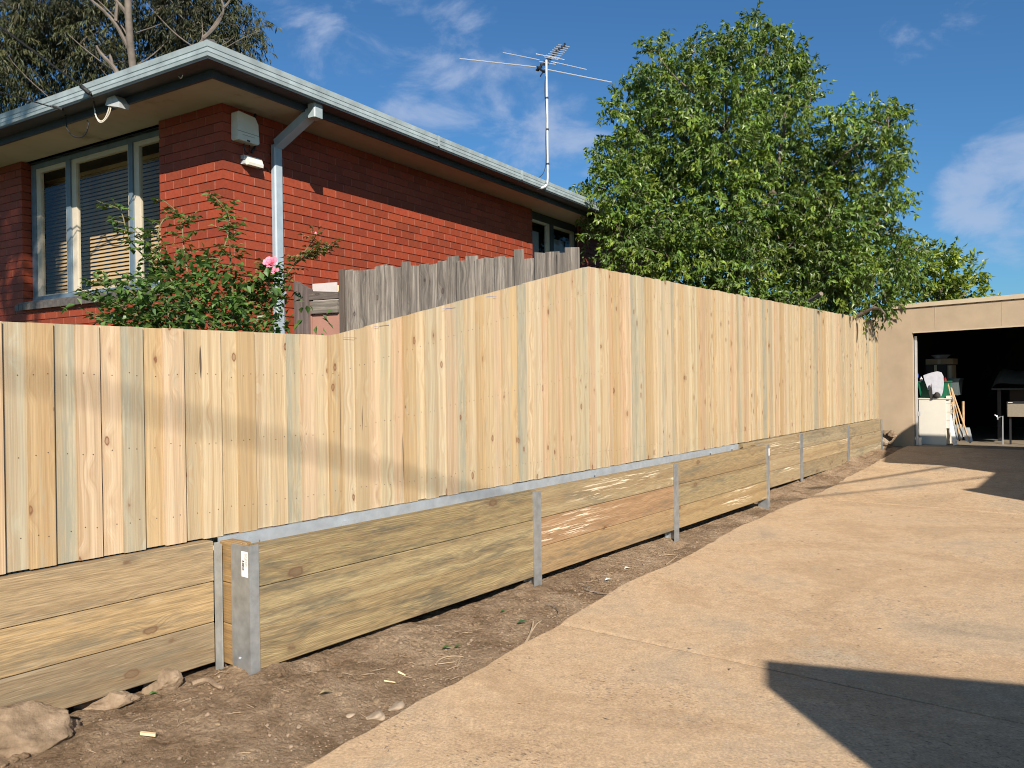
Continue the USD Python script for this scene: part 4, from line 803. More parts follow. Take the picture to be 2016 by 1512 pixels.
wood_ = [tube(curve([base, at_depth((1456, 560), 12.85), fork, at_depth((1440, 330), 12.7)], 14), np.linspace(0.13, 0.06, 14), 8), tube(curve([base + [0.1, 0.1, 0], at_depth((1492, 560), 12.9), fork2, at_depth((1530, 330), 12.7)], 14), np.linspace(0.10, 0.05, 14), 8)]
tree.add('trunk', join(wood_), 'bark', smooth=50)
TL = curve([base, at_depth((1456, 560), 12.85), fork, at_depth((1440, 330), 12.7), at_depth((1430, 200), 12.6)], 40); TR_ = curve([base + [0.1, 0.1, 0], at_depth((1492, 560), 12.9), fork2, at_depth((1530, 330), 12.7), at_depth((1545, 230), 12.6)], 40)
limbs = [tube(TL[20:], np.linspace(0.06, 0.02, 20), 7), tube(TR_[20:], np.linspace(0.06, 0.02, 20), 7)]
for c, r, d in bl:
    if r > 0.2:
        limbs.append(branch(attach(c, TL if c[0] < fork2[0] else TR_), c, 0.028, 0.006, 0.12))
limbs.append(tube(curve([at_depth((1520, 600), 12.9), at_depth((1580, 598), 12.4), at_depth((1617, 578), 12.0)], 8), np.linspace(0.06, 0.035, 8), 7))
limbs.append(tube(curve([at_depth((1620, 640), 13.2), at_depth((1690, 620), 12.9), at_depth((1728, 606), 12.6), at_depth((1742, 618), 12.4)], 8), np.linspace(0.05, 0.012, 8), 7))
pc = np.array([(0.088, 0.145, 0.024), (0.108, 0.168, 0.028), (0.070, 0.122, 0.024), (0.130, 0.188, 0.03), (0.092, 0.132, 0.034), (0.155, 0.205, 0.03)])
(lv, lf, lt), tw = crown(bl, 520, 0.094, 0.040, pc, 0.30, 13, 0.85, shell=(0.15, 1.0))
hang = [(1735, 612), (1738, 600), (1728, 596)]      # the spray hanging in front of the garage
tree.add('limbs', join(limbs + [tube([a, b], [0.007, 0.003], 3, False) for a, b in tw]), 'bark', kind='stuff')
tree.add('crown', (lv, lf), 'leaf', attrs={'tint': lt}, kind='stuff')
tw = None
bush = Thing('lime_tree', 'rounded yellow green tree behind the garage roof', 'tree', at_depth((1850, 700), 21.0) * [1, 1, 0] + [0, 0, 0.0])
bb = [pxblob(x_, y_, r_, 21.0 + rng.uniform(-0.6, 0.6)) for x_, y_, r_ in ((1800, 560, 50), (1850, 545, 48), (1890, 545, 34), (1870, 520, 26), (1838, 515, 22), (1905, 560, 24), (1918, 535, 12), (1835, 590, 60), (1890, 590, 40), (1770, 600, 40), (1905, 575, 26))]
(lv, lf, lt), tw = crown(bb, 130, 0.14, 0.075, np.array([(0.13, 0.17, 0.018), (0.16, 0.20, 0.02), (0.09, 0.14, 0.02), (0.19, 0.22, 0.025)]), 0.4, 12, 0.2)
b0 = at_depth((1850, 700), 21.0); b0[2] = 0
bush.add('trunk', join([tube(curve([b0, at_depth((1850, 620), 21), at_depth((1850, 560), 21)], 8), np.linspace(0.16, 0.05, 8), 7)] + [branch(at_depth((1850, 610), 21), c, 0.04, 0.01) for c, r, d in bb]), 'bark')
bush.add('crown', (lv, lf), 'leaf', attrs={'tint': lt}, kind='stuff')
# gum tree behind the house
GD = 24.0
gum = Thing('gum_tree', 'large olive green gum tree with pale trunks behind the house, top left', 'tree', at_depth((255, 140), GD) * [1, 1, 0] + [0, 0, 0.3])
gl = [(40, 30, 80), (110, 20, 70), (60, 120, 70), (150, 70, 70), (130, 140, 50), (30, 190, 45), (200, 60, 60), (225, 120, 40), (190, 120, 34), (300, 30, 60), (290, 90, 50), (345, 50, 55), (380, 90, 40), (330, 110, 36), (395, 25, 45), (440, 20, 40), (425, 60, 34), (470, 45, 34), (500, 45, 24), (515, 60, 14), (490, 85, 24), (505, 100, 14), (460, 95, 22), (450, 75, 20), (270, 130, 30), (90, 190, 34), (-40, 60, 90), (-60, 170, 70), (250, -30, 60), (120, -50, 90), (380, -40, 70), (150, 175, 26), (10, 100, 60), (80, 70, 60), (350, 15, 50)]
bb = [pxblob(x_, y_, r_, GD + rng.uniform(-1.2, 1.2)) for x_, y_, r_ in gl]
(lv, lf, lt), tw = crown(bb, 190, 0.20, 0.042, np.array([(0.030, 0.036, 0.013), (0.044, 0.050, 0.017), (0.026, 0.030, 0.013), (0.060, 0.060, 0.021), (0.046, 0.043, 0.018)]), 0.5, 11, 1.3, up=0.2)
def gp(*pts): return [at_depth(p, GD) for p in pts]
def gp(*pts): return [at_depth(p, GD - 2.6) for p in pts]
g0 = at_depth((268, 420), GD - 2.6); g0[2] = 0.2
gum.add('trunk', join([tube(curve([g0, *gp((262, 135), (255, 70), (252, 0), (250, -120))], 20), np.linspace(0.14, 0.085, 20), 8)]), 'gum_bark', smooth=50)
lim = [tube(curve(gp((260, 105), (243, 75), (222, 40), (180, 0), (150, -40)), 14), np.linspace(0.06, 0.025, 14), 6), tube(curve(gp((228, 42), (230, 15), (232, -10)), 8), np.linspace(0.05, 0.03, 8), 6), tube(curve(gp((250, 28), (235, 8), (215, -12)), 8), np.linspace(0.06, 0.03, 8), 6),
       tube(curve(gp((232, 146), (218, 125), (205, 112), (190, 90)), 10), np.linspace(0.07, 0.03, 10), 6), tube(curve(gp((220, 128), (219, 118), (216, 108)), 6), np.linspace(0.06, 0.03, 6), 6), tube(curve(gp((400, 75), (430, 45), (440, 12), (436, 0)), 10), np.linspace(0.06, 0.02, 10), 6), tube(curve(gp((330, 150), (370, 110), (412, 62), (440, 20)), 10), np.linspace(0.05, 0.02, 10), 6), tube(curve(gp((440, 15), (450, 5), (455, -10)), 6), np.linspace(0.04, 0.02, 6), 6)]
GL = np.vstack([curve([g0, *gp((262, 135), (255, 70), (252, 0), (250, -120))], 40), curve(gp((330, 150), (370, 110), (412, 62), (440, 20)), 12), curve(gp((260, 105), (243, 75), (222, 40), (180, 0), (150, -40)), 12)])
lim += [branch(attach(c, GL[np.argsort(np.abs(GL[:, 0] - c[0]))[:26]] if k % 2 else GL), c, 0.022, 0.006, 0.12) for k, (c, r, d) in enumerate(bb) if k % 3]
gum.add('limbs', join(lim + [tube([a, b], [0.012, 0.005], 3, False) for a, b in tw]), 'gum_bark', kind='stuff')
gum.add('crown', (lv, lf), 'gum_leaf', attrs={'tint': lt}, kind='stuff')
# rose bush between fence and house
RD = 5.3
rose = Thing('rose_bush', 'climbing rose bush with pink blooms above the low end of the fence, before the window', 'rose bush', at_depth((360, 700), RD) * [1, 1, 0] + [0, 0, 0.6])
canes = [[(350, 700), (330, 600), (300, 520), (255, 470), (240, 420), (222, 408)], [(350, 700), (330, 560), (312, 480), (325, 430), (345, 420), (322, 395)], [(380, 700), (400, 580), (440, 490), (452, 430), (430, 395), (412, 380)],
         [(380, 700), (365, 600), (330, 540), (290, 480), (262, 450)], [(400, 700), (460, 610), (455, 540), (452, 470), (445, 410)], [(420, 700), (510, 640), (545, 580), (580, 520), (612, 480), (622, 462)], [(540, 600), (530, 540), (536, 520)], [(580, 520), (610, 500), (650, 482)],
         [(340, 700), (270, 620), (215, 590), (170, 575)], [(350, 700), (300, 620), (230, 560), (185, 556)], [(360, 700), (380, 620), (370, 540), (360, 460), (365, 425)], [(400, 700), (470, 620), (500, 560), (545, 545)], [(330, 700), (240, 640), (190, 622)], [(370, 700), (330, 650), (250, 620), (220, 600)], [(390, 700), (420, 640), (480, 590), (540, 640)]]
cm, LP, LA, LN, LS, LT = [], [], [], [], [], []
rc = np.array([(0.070, 0.135, 0.028), (0.090, 0.165, 0.032), (0.055, 0.11, 0.028), (0.11, 0.17, 0.04)]); young = np.array([(0.16, 0.13, 0.03), (0.14, 0.07, 0.03), (0.12, 0.15, 0.03)])
ends = []
for ci, c in enumerate(canes):
    dj = rng.uniform(-0.35, 0.35); P = curve([at_depth(p, RD + dj * (i / len(c)) + rng.normal(0, 0.04)) for i, p in enumerate(c)], 26)
    cm.append(tube(P, np.linspace(0.009, 0.003, 26), 5)); ends.append(P[-1])
    isyoung = ci in (5, 7)
    for k in range(5, 26):
        for _ in range(2):
            if k < 8 and rng.random() < 0.4: continue
            d = unit(1)[0]; d[2] = abs(d[2]) * 0.3 + 0.05; d /= np.linalg.norm(d); rl = rng.uniform(0.05, 0.11) * (0.8 if isyoung else 1)
            b_ = P[k]; tip = b_ + d * rl - [0, 0, 0.01]
            cm.append(tube([b_, tip], [0.0022, 0.0014], 3, False))
            sidev = np.cross(d, [0, 0, 1]); sidev /= np.linalg.norm(sidev)
            for q, sd in ((1.0, 0), (0.72, 1), (0.72, -1), (0.4, 1), (0.4, -1)):
                if rng.random() < 0.15 or (q < 0.5 and rng.random() < 0.4): continue
                LP.append(b_ + (tip - b_) * q); LA.append(d * (1 if sd == 0 else 0.35) + sidev * sd * 0.9 + unit(1)[0] * 0.25 - [0, 0, 0.25]); LN.append(np.array([0, 0, 1.0]) + unit(1)[0] * 0.55)
                LS.append(rng.uniform(0.038, 0.066) * (0.75 if isyoung else 1.0)); col = (young if isyoung or rng.random() < 0.05 else rc); LT.append(col[rng.integers(len(col))] * rng.uniform(0.8, 1.25))
# the dense middle
for k in range(95):
    c = at_depth((rng.uniform(440, 560), rng.uniform(560, 690)), RD + rng.normal(0, 0.2)); d = unit(1)[0]; d[2] *= 0.3
    for q in range(4):
        LP.append(c + unit(1)[0] * 0.04); LA.append(d + unit(1)[0] * 0.8 - [0, 0, 0.2]); LN.append(np.array([0, 0, 1.0]) + unit(1)[0] * 0.6); LS.append(rng.uniform(0.04, 0.07)); LT.append(rc[rng.integers(len(rc))] * rng.uniform(0.75, 1.2))
for k in range(430):
    px, py = rng.normal(360, 88), rng.uniform(500, 690)
    if py < 540 and abs(px - 370) > 60: continue
    c = at_depth((px, py), RD + rng.normal(0, 0.25)); d = unit(1)[0]; d[2] *= 0.3
    for q in range(4):
        LP.append(c + unit(1)[0] * 0.04); LA.append(d + unit(1)[0] * 0.8 - [0, 0, 0.2]); LN.append(np.array([0, 0, 1.0]) + unit(1)[0] * 0.6); LS.append(rng.uniform(0.045, 0.074)); LT.append(rc[rng.integers(len(rc))] * rng.uniform(0.75, 1.2))
LP, LA, LN, LS, LT = map(np.array, (LP, LA, LN, LS, LT))
rose.add('canes', join(cm), 'cane')
size = LS / LP[:, 1] + (LP[:, 2] < 1.95) * -10
near = np.argsort(-size); big, rest = near[:300], near[300:]
for i in big:
    v, f, t_ = leaves(LP[i:i + 1], LA[i:i + 1], LN[i:i + 1], LS[i:i + 1], LS[i:i + 1] * 0.62, LT[i:i + 1], 0.12); rose.add('leaf', (v, f), 'rose_leaf', attrs={'tint': t_})
v, f, t_ = leaves(LP[rest], LA[rest], LN[rest], LS[rest], LS[rest] * 0.62, LT[rest], 0.12)
rose.add('leaves', (v, f), 'rose_leaf', attrs={'tint': t_}, kind='stuff')
def bloom(c, r, n, seed):
    q = np.random.default_rng(seed); parts = []
    for k in range(n):
        a = k * 2.4; lay = k / n; R = r * (0.25 + 0.75 * lay); tilt = 1.25 - 1.0 * lay
        u = np.linspace(-1, 1, 5); w = np.linspace(0, 1, 4); U, Wd = np.meshgrid(u, w, indexing='ij')
        rad = R * (0.25 + 0.75 * Wd * math.cos(tilt)); ang = a + U * (0.75 * (0.4 + 0.6 * np.sin(np.pi * np.clip(Wd * 0.8 + 0.15, 0, 1))))
        Z = R * Wd * math.sin(tilt) * 0.9 + 0.1 * R * q.normal(0, 0.3, U.shape)
        parts.append(grid(c[0] + rad * np.cos(ang), c[1] + rad * np.sin(ang), c[2] + Z))
    v, f = join(parts); v = v - c; a = math.radians(62)          # the flower nods towards the street
    v = np.stack([v[:, 0], v[:, 1] * math.cos(a) - v[:, 2] * math.sin(a), v[:, 1] * math.sin(a) + v[:, 2] * math.cos(a)], -1)
    return v + c, f
rose.add('bloom', bloom(at_depth((534, 518), RD - 0.62), 0.050, 18, 1), 'petal', smooth=True)
rose.add('bloom', bloom(at_depth((541, 534), RD - 0.63), 0.032, 9, 2), 'petal', smooth=True)
rose.add('bud', bloom(at_depth((622, 460), RD - 0.05), 0.014, 7, 3), 'petal', smooth=True, label='small pink bud on the tallest right hand shoot')

# ================================================================== garage at the end of the drive
GS = 15.6
gar = Thing('garage', 'tan rendered flat roofed garage with an open dark doorway at the end of the drive', 'garage', (GS, 2.0, 0.2), F)
def gtop(t): return 2.715 + 0.0258 * (t + 3.62)
def glin(t): return 2.219 + 0.0204 * (t + 3.228)
DT0, DT1, GT0, GT1 = -3.216, 1.5, -3.80, 2.1      # door and wall ends (t)
def wallpiece(t0, t1, zb0, zb1, zt0, zt1, s0, s1):
    v = np.array([[s, -t, z] for s in (s0, s1) for t, z in ((t0, zb0), (t1, zb1), (t1, zt1), (t0, zt0))])
    f = [[0, 2, 1], [0, 3, 2], [4, 5, 6], [4, 6, 7], [0, 1, 5], [0, 5, 4], [1, 2, 6], [1, 6, 5], [2, 3, 7], [2, 7, 6], [3, 0, 4], [3, 4, 7]]
    return v, np.array(f)[:, ::-1]
TR = 0.075
gar.add('wall', join([wallpiece(GT0, DT0 - 0.004, 0.0, 0.0, gtop(GT0) - TR, gtop(DT0) - TR, GS, GS + 0.12)]), 'garage_render')
gar.add('lintel', wallpiece(DT0 - 0.0035, DT1, glin(DT0), glin(DT1), gtop(DT0) - TR, gtop(DT1) - TR, GS + 0.002, GS + 0.12), 'garage_render')
gar.add('wall', wallpiece(DT1 + 0.004, GT1, 0.0, 0.0, gtop(DT1) - TR, gtop(GT1) - TR, GS, GS + 0.12), 'garage_render')
gar.add('fascia', wallpiece(GT0 + 0.12, GT1 + 0.05, gtop(GT0 + 0.12) - TR + 0.002, gtop(GT1) - TR + 0.002, gtop(GT0 + 0.12), gtop(GT1), GS - 0.03, GS + 0.02), 'garage_trim')
gar.add('corner_post', wallpiece(GT0 - 0.09, GT0 - 0.003, 0.0, 0.0, gtop(GT0) - 0.01, gtop(GT0) - 0.01, GS - 0.012, GS + 0.12), 'garage_trim')
gar.add('lintel_trim', wallpiece(DT0, DT1, glin(DT0) - 0.022, glin(DT1) - 0.022, glin(DT0) - 0.001, glin(DT1) - 0.001, GS - 0.006, GS + 0.115), 'garage_trim')
gar.add('door_track', join([box(GS + 0.125, GS + 0.16, 3.17, 3.21, 0.2, 2.15), box(GS + 0.13, GS + 0.20, 3.12, 3.165, 0.2, 0.33), box(GS + 0.13, GS + 0.18, 3.13, 3.168, 0.72, 0.80)]), 'aluminium')
gar.add('seam', join([box(GS - 0.0015, GS + 0.001, 3.10 - d, 3.103 - d, 2.26, 2.66) for d in (-0.13, 0.25, 1.25)]), 'garage_trim')
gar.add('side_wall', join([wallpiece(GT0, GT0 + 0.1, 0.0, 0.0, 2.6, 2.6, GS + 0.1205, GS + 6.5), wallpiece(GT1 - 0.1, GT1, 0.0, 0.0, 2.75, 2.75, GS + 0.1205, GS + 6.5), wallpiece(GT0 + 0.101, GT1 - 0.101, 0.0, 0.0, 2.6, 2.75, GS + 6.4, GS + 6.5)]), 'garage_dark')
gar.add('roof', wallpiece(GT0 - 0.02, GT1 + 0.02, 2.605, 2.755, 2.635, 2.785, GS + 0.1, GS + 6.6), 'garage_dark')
gar.add('floor', box(GS + 0.003, GS + 6.4, 3.70 - 5.7, 3.69, 0.0, 0.2), 'garage_floor')
def gp_(px, s_): return hit(px, F, 0, s_)       # (s, y, z) on the cross plane s
def gbox(s0, s1, pa, pb):
    """a box whose front face fills the pixels pa (upper left) to pb (lower right) at s0"""
    a, b = gp_(pa, s0), gp_(pb, s0); return (s0, s1, b[1], a[1], b[2], a[2])
cab = Thing('cabinet', 'white laminate cabinet standing just inside the garage doorway', 'cabinet', gp_((1836, 876), 16.0), F)
x0, x1, y0, y1, z0, z1 = gbox(16.0, 16.5, (1809, 786), (1863, 877)); z0 = 0.2
cab.add('carcass', box(x0, x1, y0, y1, z0 + 0.002, z1), 'laminate')
cab.add('top', box(x0 - 0.012, x1, y0 - 0.075, y1 + 0.008, z1 + 0.001, z1 + 0.022), 'laminate')
for k in range(4):
    zb = z0 + 0.30 + 0.145 * k; cab.add('drawer', box(x0 + 0.02, x1 - 0.02, y0 - 0.06, y0 - 0.0005, zb, zb + 0.14), 'laminate')
    cab.add('handle', tube([(x0 + 0.1, y0 - 0.061, zb + 0.03), (x0 + 0.1, y0 - 0.09, zb + 0.04), (x0 + 0.1, y0 - 0.09, zb + 0.1), (x0 + 0.1, y0 - 0.061, zb + 0.11)], 0.006, 5), 'black_plastic')
ctop = z1 + 0.023
def tub(name, label, pa, pb, s0, dep, mt, lift=None):
    a = gbox(s0, s0 + dep, pa, pb); z0_ = a[4] if lift is None else lift; w = a[3] - a[2]; t = 0.05 * w + 0.01
    th = Thing(name, label, 'tub', (s0 + dep / 2, (a[2] + a[3]) / 2, z0_), F)
    v, f = box(s0, s0 + dep, a[2], a[3], z0_, a[5]); v[:4, 0] += [t, -t, t, -t]; v[:4, 1] += [t, t, -t, -t]
    th.add('body', (v, f), mt)
    th.add('rim', box(s0 - 0.015, s0 + dep + 0.015, a[2] - 0.015, a[3] + 0.015, a[5] + 0.0005, a[5] + 0.025), mt); return a
tub('storage_tub', 'green plastic tub on top of the white cabinet', (1807, 753), (1866, 781), 16.1, 0.35, 'green_plastic', ctop)
tub('storage_tub', 'translucent grey plastic tub behind the leaning poles', (1868, 748), (1888, 778), 16.55, 0.4, 'clear_grey_plastic')
# grubby white sheet slung over the tub
qa = [gp_(p, 16.04) for p in ((1818, 739), (1826, 736), (1836, 733), (1845, 731), (1853, 733), (1857, 741), (1858, 756), (1856, 772), (1853, 780), (1840, 780), (1832, 770), (1827, 767), (1824, 758), (1820, 748))]
poly = Polygon([(p[1], p[2]) for p in qa]); tm = trimesh.creation.extrude_polygon(poly, 0.03, engine='earcut')
v = np.array(tm.vertices); v = np.stack([16.03 + v[:, 2] + 0.0 * v[:, 0], v[:, 0], v[:, 1]], -1)
cl_ = Thing('dust_sheet', 'grubby white cloth slung over the green tub on the cabinet', 'cloth', (16.05, v[:, 1].mean(), ctop), F)
cl_.add('cloth', (v, np.array(tm.faces)), 'cloth_white')
qa = [gp_(p, 16.02) for p in ((1834, 755), (1836, 772), (1837, 787), (1833, 788), (1829, 772))]
tm = trimesh.creation.extrude_polygon(Polygon([(p[1], p[2]) for p in qa]), 0.02, engine='earcut'); v = np.array(tm.vertices)
cl_.add('fold', (np.stack([15.985 + v[:, 2], v[:, 0], v[:, 1]], -1), np.array(tm.faces)), 'cloth_dark')
rg = rock(1, 91, 0.8, 2, 0.6); c_ = gp_((1845, 774), 16.0); single('rag', (rg[0] * [0.05, 0.06, 0.07] + [15.985, c_[1], ctop + 0.05], rg[1]), 'cloth_dark', 'dark rag in front of the white cloth on the cabinet', 'rag', base=(15.985, c_[1], ctop), frame=F)
def gthing(name, label, cat, pa, pb, s0, dep, mt, extra=None):
    a = gbox(s0, s0 + dep, pa, pb); th = Thing(name, label, cat, (s0 + dep / 2, (a[2] + a[3]) / 2, a[4]), F, group='cartons stacked in the garage' if cat == 'carton' else None); th.add('body', cbox(*a[:6], 2, min(0.012, (a[3] - a[2]) * 0.2)), mt)
    if extra: extra(th, a)
    return a
def flaps(th, a): th.add('tape', box(a[0] - 0.002, a[0] - 0.0005, (a[2] + a[3]) / 2 - 0.025, (a[2] + a[3]) / 2 + 0.025, a[4] + 0.01, a[5] - 0.01), 'garage_trim')
gthing('cardboard_box', 'flat brown carton lying on the stack behind the cabinet', 'carton', (1822, 707), (1876, 717), 16.9, 0.5, 'cardboard', flaps)
gthing('cardboard_box', 'tall brown carton behind the tops of the poles', 'carton', (1864, 719), (1877, 748), 16.95, 0.3, 'cardboard', flaps)
gthing('cardboard_box', 'dark carton under the flat brown carton, behind the cloth', 'carton', (1822, 718), (1862, 752), 16.8, 0.4, 'cloth_dark', flaps)
bw = Thing('steel_bowl', 'shallow steel bowl on the flat brown carton', 'bowl', gp_((1852, 705), 17.1), F)
a0 = gp_((1852, 705), 17.1); prof = np.array([(0.0, 0.0), (0.09, 0.004), (0.16, 0.06), (0.17, 0.06), (0.10, -0.006), (0.0, -0.008)]); mm = trimesh.creation.revolve(prof, sections=24); bw.add('bowl', (np.array(mm.vertices) + [17.1, a0[1], a0[2]], np.array(mm.faces)), 'aluminium')
for nm, lab_, pa, pb, s0, mt in (('bottle', 'small white spray bottle left of the cloth, on the green tub', (1810, 742), (1816, 752), 16.15, 'white_board'), ('bottle', 'blue topped bottle by the garage jamb', (1802, 733), (1808, 743), 16.3, 'blue_plastic'), ('bottle', 'orange bottle at the doorway edge', (1800, 743), (1806, 748), 16.1, 'orange_plastic'), ('bottle', 'red bottle right of the cloth on the green tub', (1857, 743), (1863, 752), 16.15, 'red_plastic')):
    a = gbox(s0, s0 + 0.06, pa, pb); r = (a[3] - a[2]) / 2; c_ = [(a[0] + 0.03), (a[2] + a[3]) / 2]; h = a[5] - a[4]
    th = Thing(nm, lab_, 'bottle', (c_[0], c_[1], a[4]), F, group='bottles by the green tub'); mm = trimesh.creation.revolve(np.array([(0, 0), (r, 0), (r, h * 0.65), (r * 0.4, h * 0.8), (r * 0.4, h), (0, h)]), sections=12); th.add('body', (np.array(mm.vertices) + [*c_, a[4]], np.array(mm.faces)), mt)
# things leaning beside the cabinet
def lean(name, label, cat, pa, pb, sa, sb, r, mt, head=None):
    a, b = gp_(pa, sa), gp_(pb, sb); b[2] = max(b[2], 0.21); th = Thing(name, label, cat, b, F); th.add('handle' if head else 'pole', tube([a, b], r, 7), mt)
    if head: head(th, a, b)
lean('broom_pole', 'long thin timber pole, leftmost of those leaning on the cabinet', 'pole', (1866, 754), (1891, 866), 16.2, 15.95, 0.011, 'pole_timber')
lean('broom_pole', 'slim timber pole between the two longest poles beside the cabinet', 'pole', (1872, 763), (1893, 850), 16.3, 16.05, 0.009, 'pole_timber')
def spade(th, a, b):
    d = (a - b) / np.linalg.norm(a - b); v = np.array([b + d * 0.0, b + d * 0.30 + [0, 0.075, 0], b + d * 0.30 - [0, 0.075, 0], b + d * 0.03 + [0, 0.05, 0], b + d * 0.03 - [0, 0.05, 0]]); v = np.vstack([v, v + [0.006, 0, 0]])
    th.add('blade', (v, np.array([[0, 3, 1], [0, 1, 2], [0, 2, 4], [5, 6, 8], [5, 7, 6], [5, 9, 7], [1, 6, 7], [1, 7, 2], [0, 5, 8], [0, 8, 3], [3, 8, 6], [3, 6, 1], [2, 7, 9], [2, 9, 4], [4, 9, 5], [4, 5, 0]])), 'steel_dull')
lean('spade', 'spade leaning handle up, rightmost tool beside the cabinet', 'spade', (1873, 764), (1910, 872), 16.35, 15.95, 0.013, 'pole_timber', spade)
lean('garden_fork', 'dark handled tool standing among the leaning poles', 'fork', (1880, 800), (1889, 868), 16.2, 16.0, 0.012, 'black_plastic', spade)
lean('timber_post', 'short upright timber stake behind the leaning spade', 'stake', (1896, 790), (1897, 860), 16.8, 16.75, 0.022, 'pole_timber')
for i, (pts, lab_, s_) in enumerate(((((1863, 818), (1874, 816), (1885, 875), (1877, 877)), 'wide white shelf board leaning on the cabinet side', 15.98), (((1890, 835), (1893, 836), (1895, 853), (1891, 848)), 'small white board among the leaning poles', 16.1), (((1898, 855), (1900, 856), (1904, 869), (1900, 866)), 'short white offcut at the foot of the poles', 16.05))):
    q = np.array([gp_(p, s_ + (0.12 if k < 2 else 0)) for k, p in enumerate(pts)]); v = np.vstack([q, q + [0.018, 0.004, 0]])
    single('white_plank', (v, np.array([[0, 1, 2], [0, 2, 3], [4, 6, 5], [4, 7, 6], [0, 4, 5], [0, 5, 1], [1, 5, 6], [1, 6, 2], [2, 6, 7], [2, 7, 3], [3, 7, 4], [3, 4, 0]])), 'white_board', lab_, 'board', base=q[3], frame=F)
# covered bench on the right
bt_ = Thing('workbench', 'bench under a dark crumpled tarpaulin in the back of the garage', 'bench', gp_((2000, 880), 17.0), F)
a = gbox(17.0, 18.0, (1952, 762), (2075, 764)); bt_.add('top', box(*a[:4], a[4] - 0.03, a[4]), 'tarp'); bt_.add('panel', box(17.3, 17.32, a[2], a[3] - 0.25, 0.9, a[4] - 0.031), 'cloth_dark')
for yy in (a[3] - 0.1, a[2] + 0.05): bt_.add('leg', box(17.4, 17.46, yy, yy + 0.06, 0.2, a[4] - 0.0305), 'black_plastic')
YY, ZZ = np.meshgrid(np.linspace(a[2], a[3], 26), np.linspace(0, 1, 22), indexing='ij'); ss = 16.98 + ZZ * 0.95
hgt = a[4] + 0.004 + 0.30 * np.clip(np.sin(np.pi * np.clip(ZZ * 1.1 + 0.02, 0, 1)), 0, 1) ** 0.5 * (0.75 + 0.5 * meshkit.fbm(np.stack([YY * 3, ss * 3, YY * 0], -1), 4, 2)) * np.clip((a[3] - YY) / 0.12, 0, 1) ** 0.5
single('tarpaulin', (lambda g: (g[0], g[1][:, ::-1]))(grid(YY * 0 + ss, YY, hgt)), 'tarp', 'crumpled dark grey tarpaulin over the bench in the garage', 'tarpaulin', base=(17.4, a[2], a[4]), frame=F, smooth=True)
gthing('tool_chest', 'beige patterned steel chest on a stand, right side of the garage', 'chest', (1982, 794), (2030, 821), 16.6, 0.4, 'tool_case', lambda th, a: (th.add('lid', box(a[0] - 0.01, a[1], a[2], a[3], a[5] + 0.0005, a[5] + 0.03), 'black_plastic'), th.add('foot', box(a[0] + 0.05, a[0] + 0.08, a[3] - 0.06, a[3] - 0.03, 0.2, a[4] - 0.001), 'black_plastic'), th.add('foot', box(a[0] + 0.05, a[0] + 0.08, a[2] + 0.03, a[2] + 0.06, 0.2, a[4] - 0.001), 'black_plastic'), th.add('latch', box(a[0] - 0.013, a[0] - 0.011, a[3] - 0.09, a[3] - 0.02, a[5] + 0.01, a[5] + 0.022), 'white_board')))
c_ = gp_((1962, 820), 16.6); br_ = Thing('bracket_arm', 'curved steel arm below the beige chest', 'bracket', (16.6, c_[1], 0.2), F)
br_.add('arm', join([tube(curve([gp_((1958, 817), 16.6), gp_((1962, 819), 16.6), gp_((1964, 826), 16.6)], 8), 0.012, 6), tube([gp_((1966, 822), 16.6), gp_((1974, 819), 16.6), gp_((1974, 838), 16.6)], 0.01, 6), tube([gp_((1974, 838), 16.6), (16.6, gp_((1974, 838), 16.6)[1], 0.2)], 0.01, 6)]), 'aluminium')
# broken concrete at the foot of the garage corner
for k, (px, r, sd) in enumerate((((1748, 858), 0.13, 3), ((1752, 866), 0.10, 4), ((1741, 868), 0.09, 6), ((1757, 856), 0.08, 9))):
    p = hit(px, F, 0, 15.35 - 0.05 * k); v, f = rock(r, sd, 1.0, 3, 0.5); single('concrete_lump', (v + p, f), 'pale_stone' if k == 2 else 'rock_clay', ['broken brown lump of concrete at the garage corner, uppermost of four', 'broken lump of concrete at the garage corner, right beside the shadow edge', 'pale broken lump of concrete against the last steel post', 'small broken lump of concrete on the garage wall, topmost right'][k], 'rubble', base=p, frame=F)

# ================================================================== rocks, sticks and litter on the soil
def onsoil(px):
    p = onground(px, 0.02); q = F.local(p); q[2] = soil_z(q[0], -q[1]); return q
def put_rock(px, dims, seed, label, mt='rock_clay', turn=0.0, sink=0.27, name='rock', cat='rock', sub=4, flat=1.0):
    p = onsoil(px); v, f = rock(1.0, seed, flat, sub, 0.6); v = v * np.array(dims) * 1.08; a = math.radians(turn); v = v @ np.array([[math.cos(a), math.sin(a), 0], [-math.sin(a), math.cos(a), 0], [0, 0, 1]])
    p[2] += dims[2] * (1 - 2 * sink); single(name, (v + p, f), mt, label, cat, base=p, frame=F, smooth=35, group='rocks at the foot of the sleepers' if name == 'rock' else 'stone chips beside the drive')
put_rock((70, 1470), (0.22, 0.13, 0.115), 12, 'large flat brown boulder in the bottom left corner', turn=-20)
put_rock((212, 1400), (0.13, 0.06, 0.05), 23, 'flat pale rock against the bottom sleeper, middle of three', turn=-25)
put_rock((325, 1366), (0.085, 0.065, 0.07), 35, 'rounded brown rock under the sleeper, nearest the corner post')
put_rock((742, 1392), (0.045, 0.04, 0.02), 41, 'squarish pale stone chip beside the drive edge', 'pale_stone', name='stone_chip', cat='stone', sub=2)
put_rock((780, 1373), (0.055, 0.028, 0.014), 44, 'long flat pale stone chip right of the squarish chip', 'pale_stone', name='stone_chip', cat='stone', turn=20, sub=2)
put_rock((690, 1395), (0.02, 0.015, 0.01), 47, 'small pale pebble left of the two stone chips', 'pale_stone', name='stone_chip', cat='stone', sub=2)
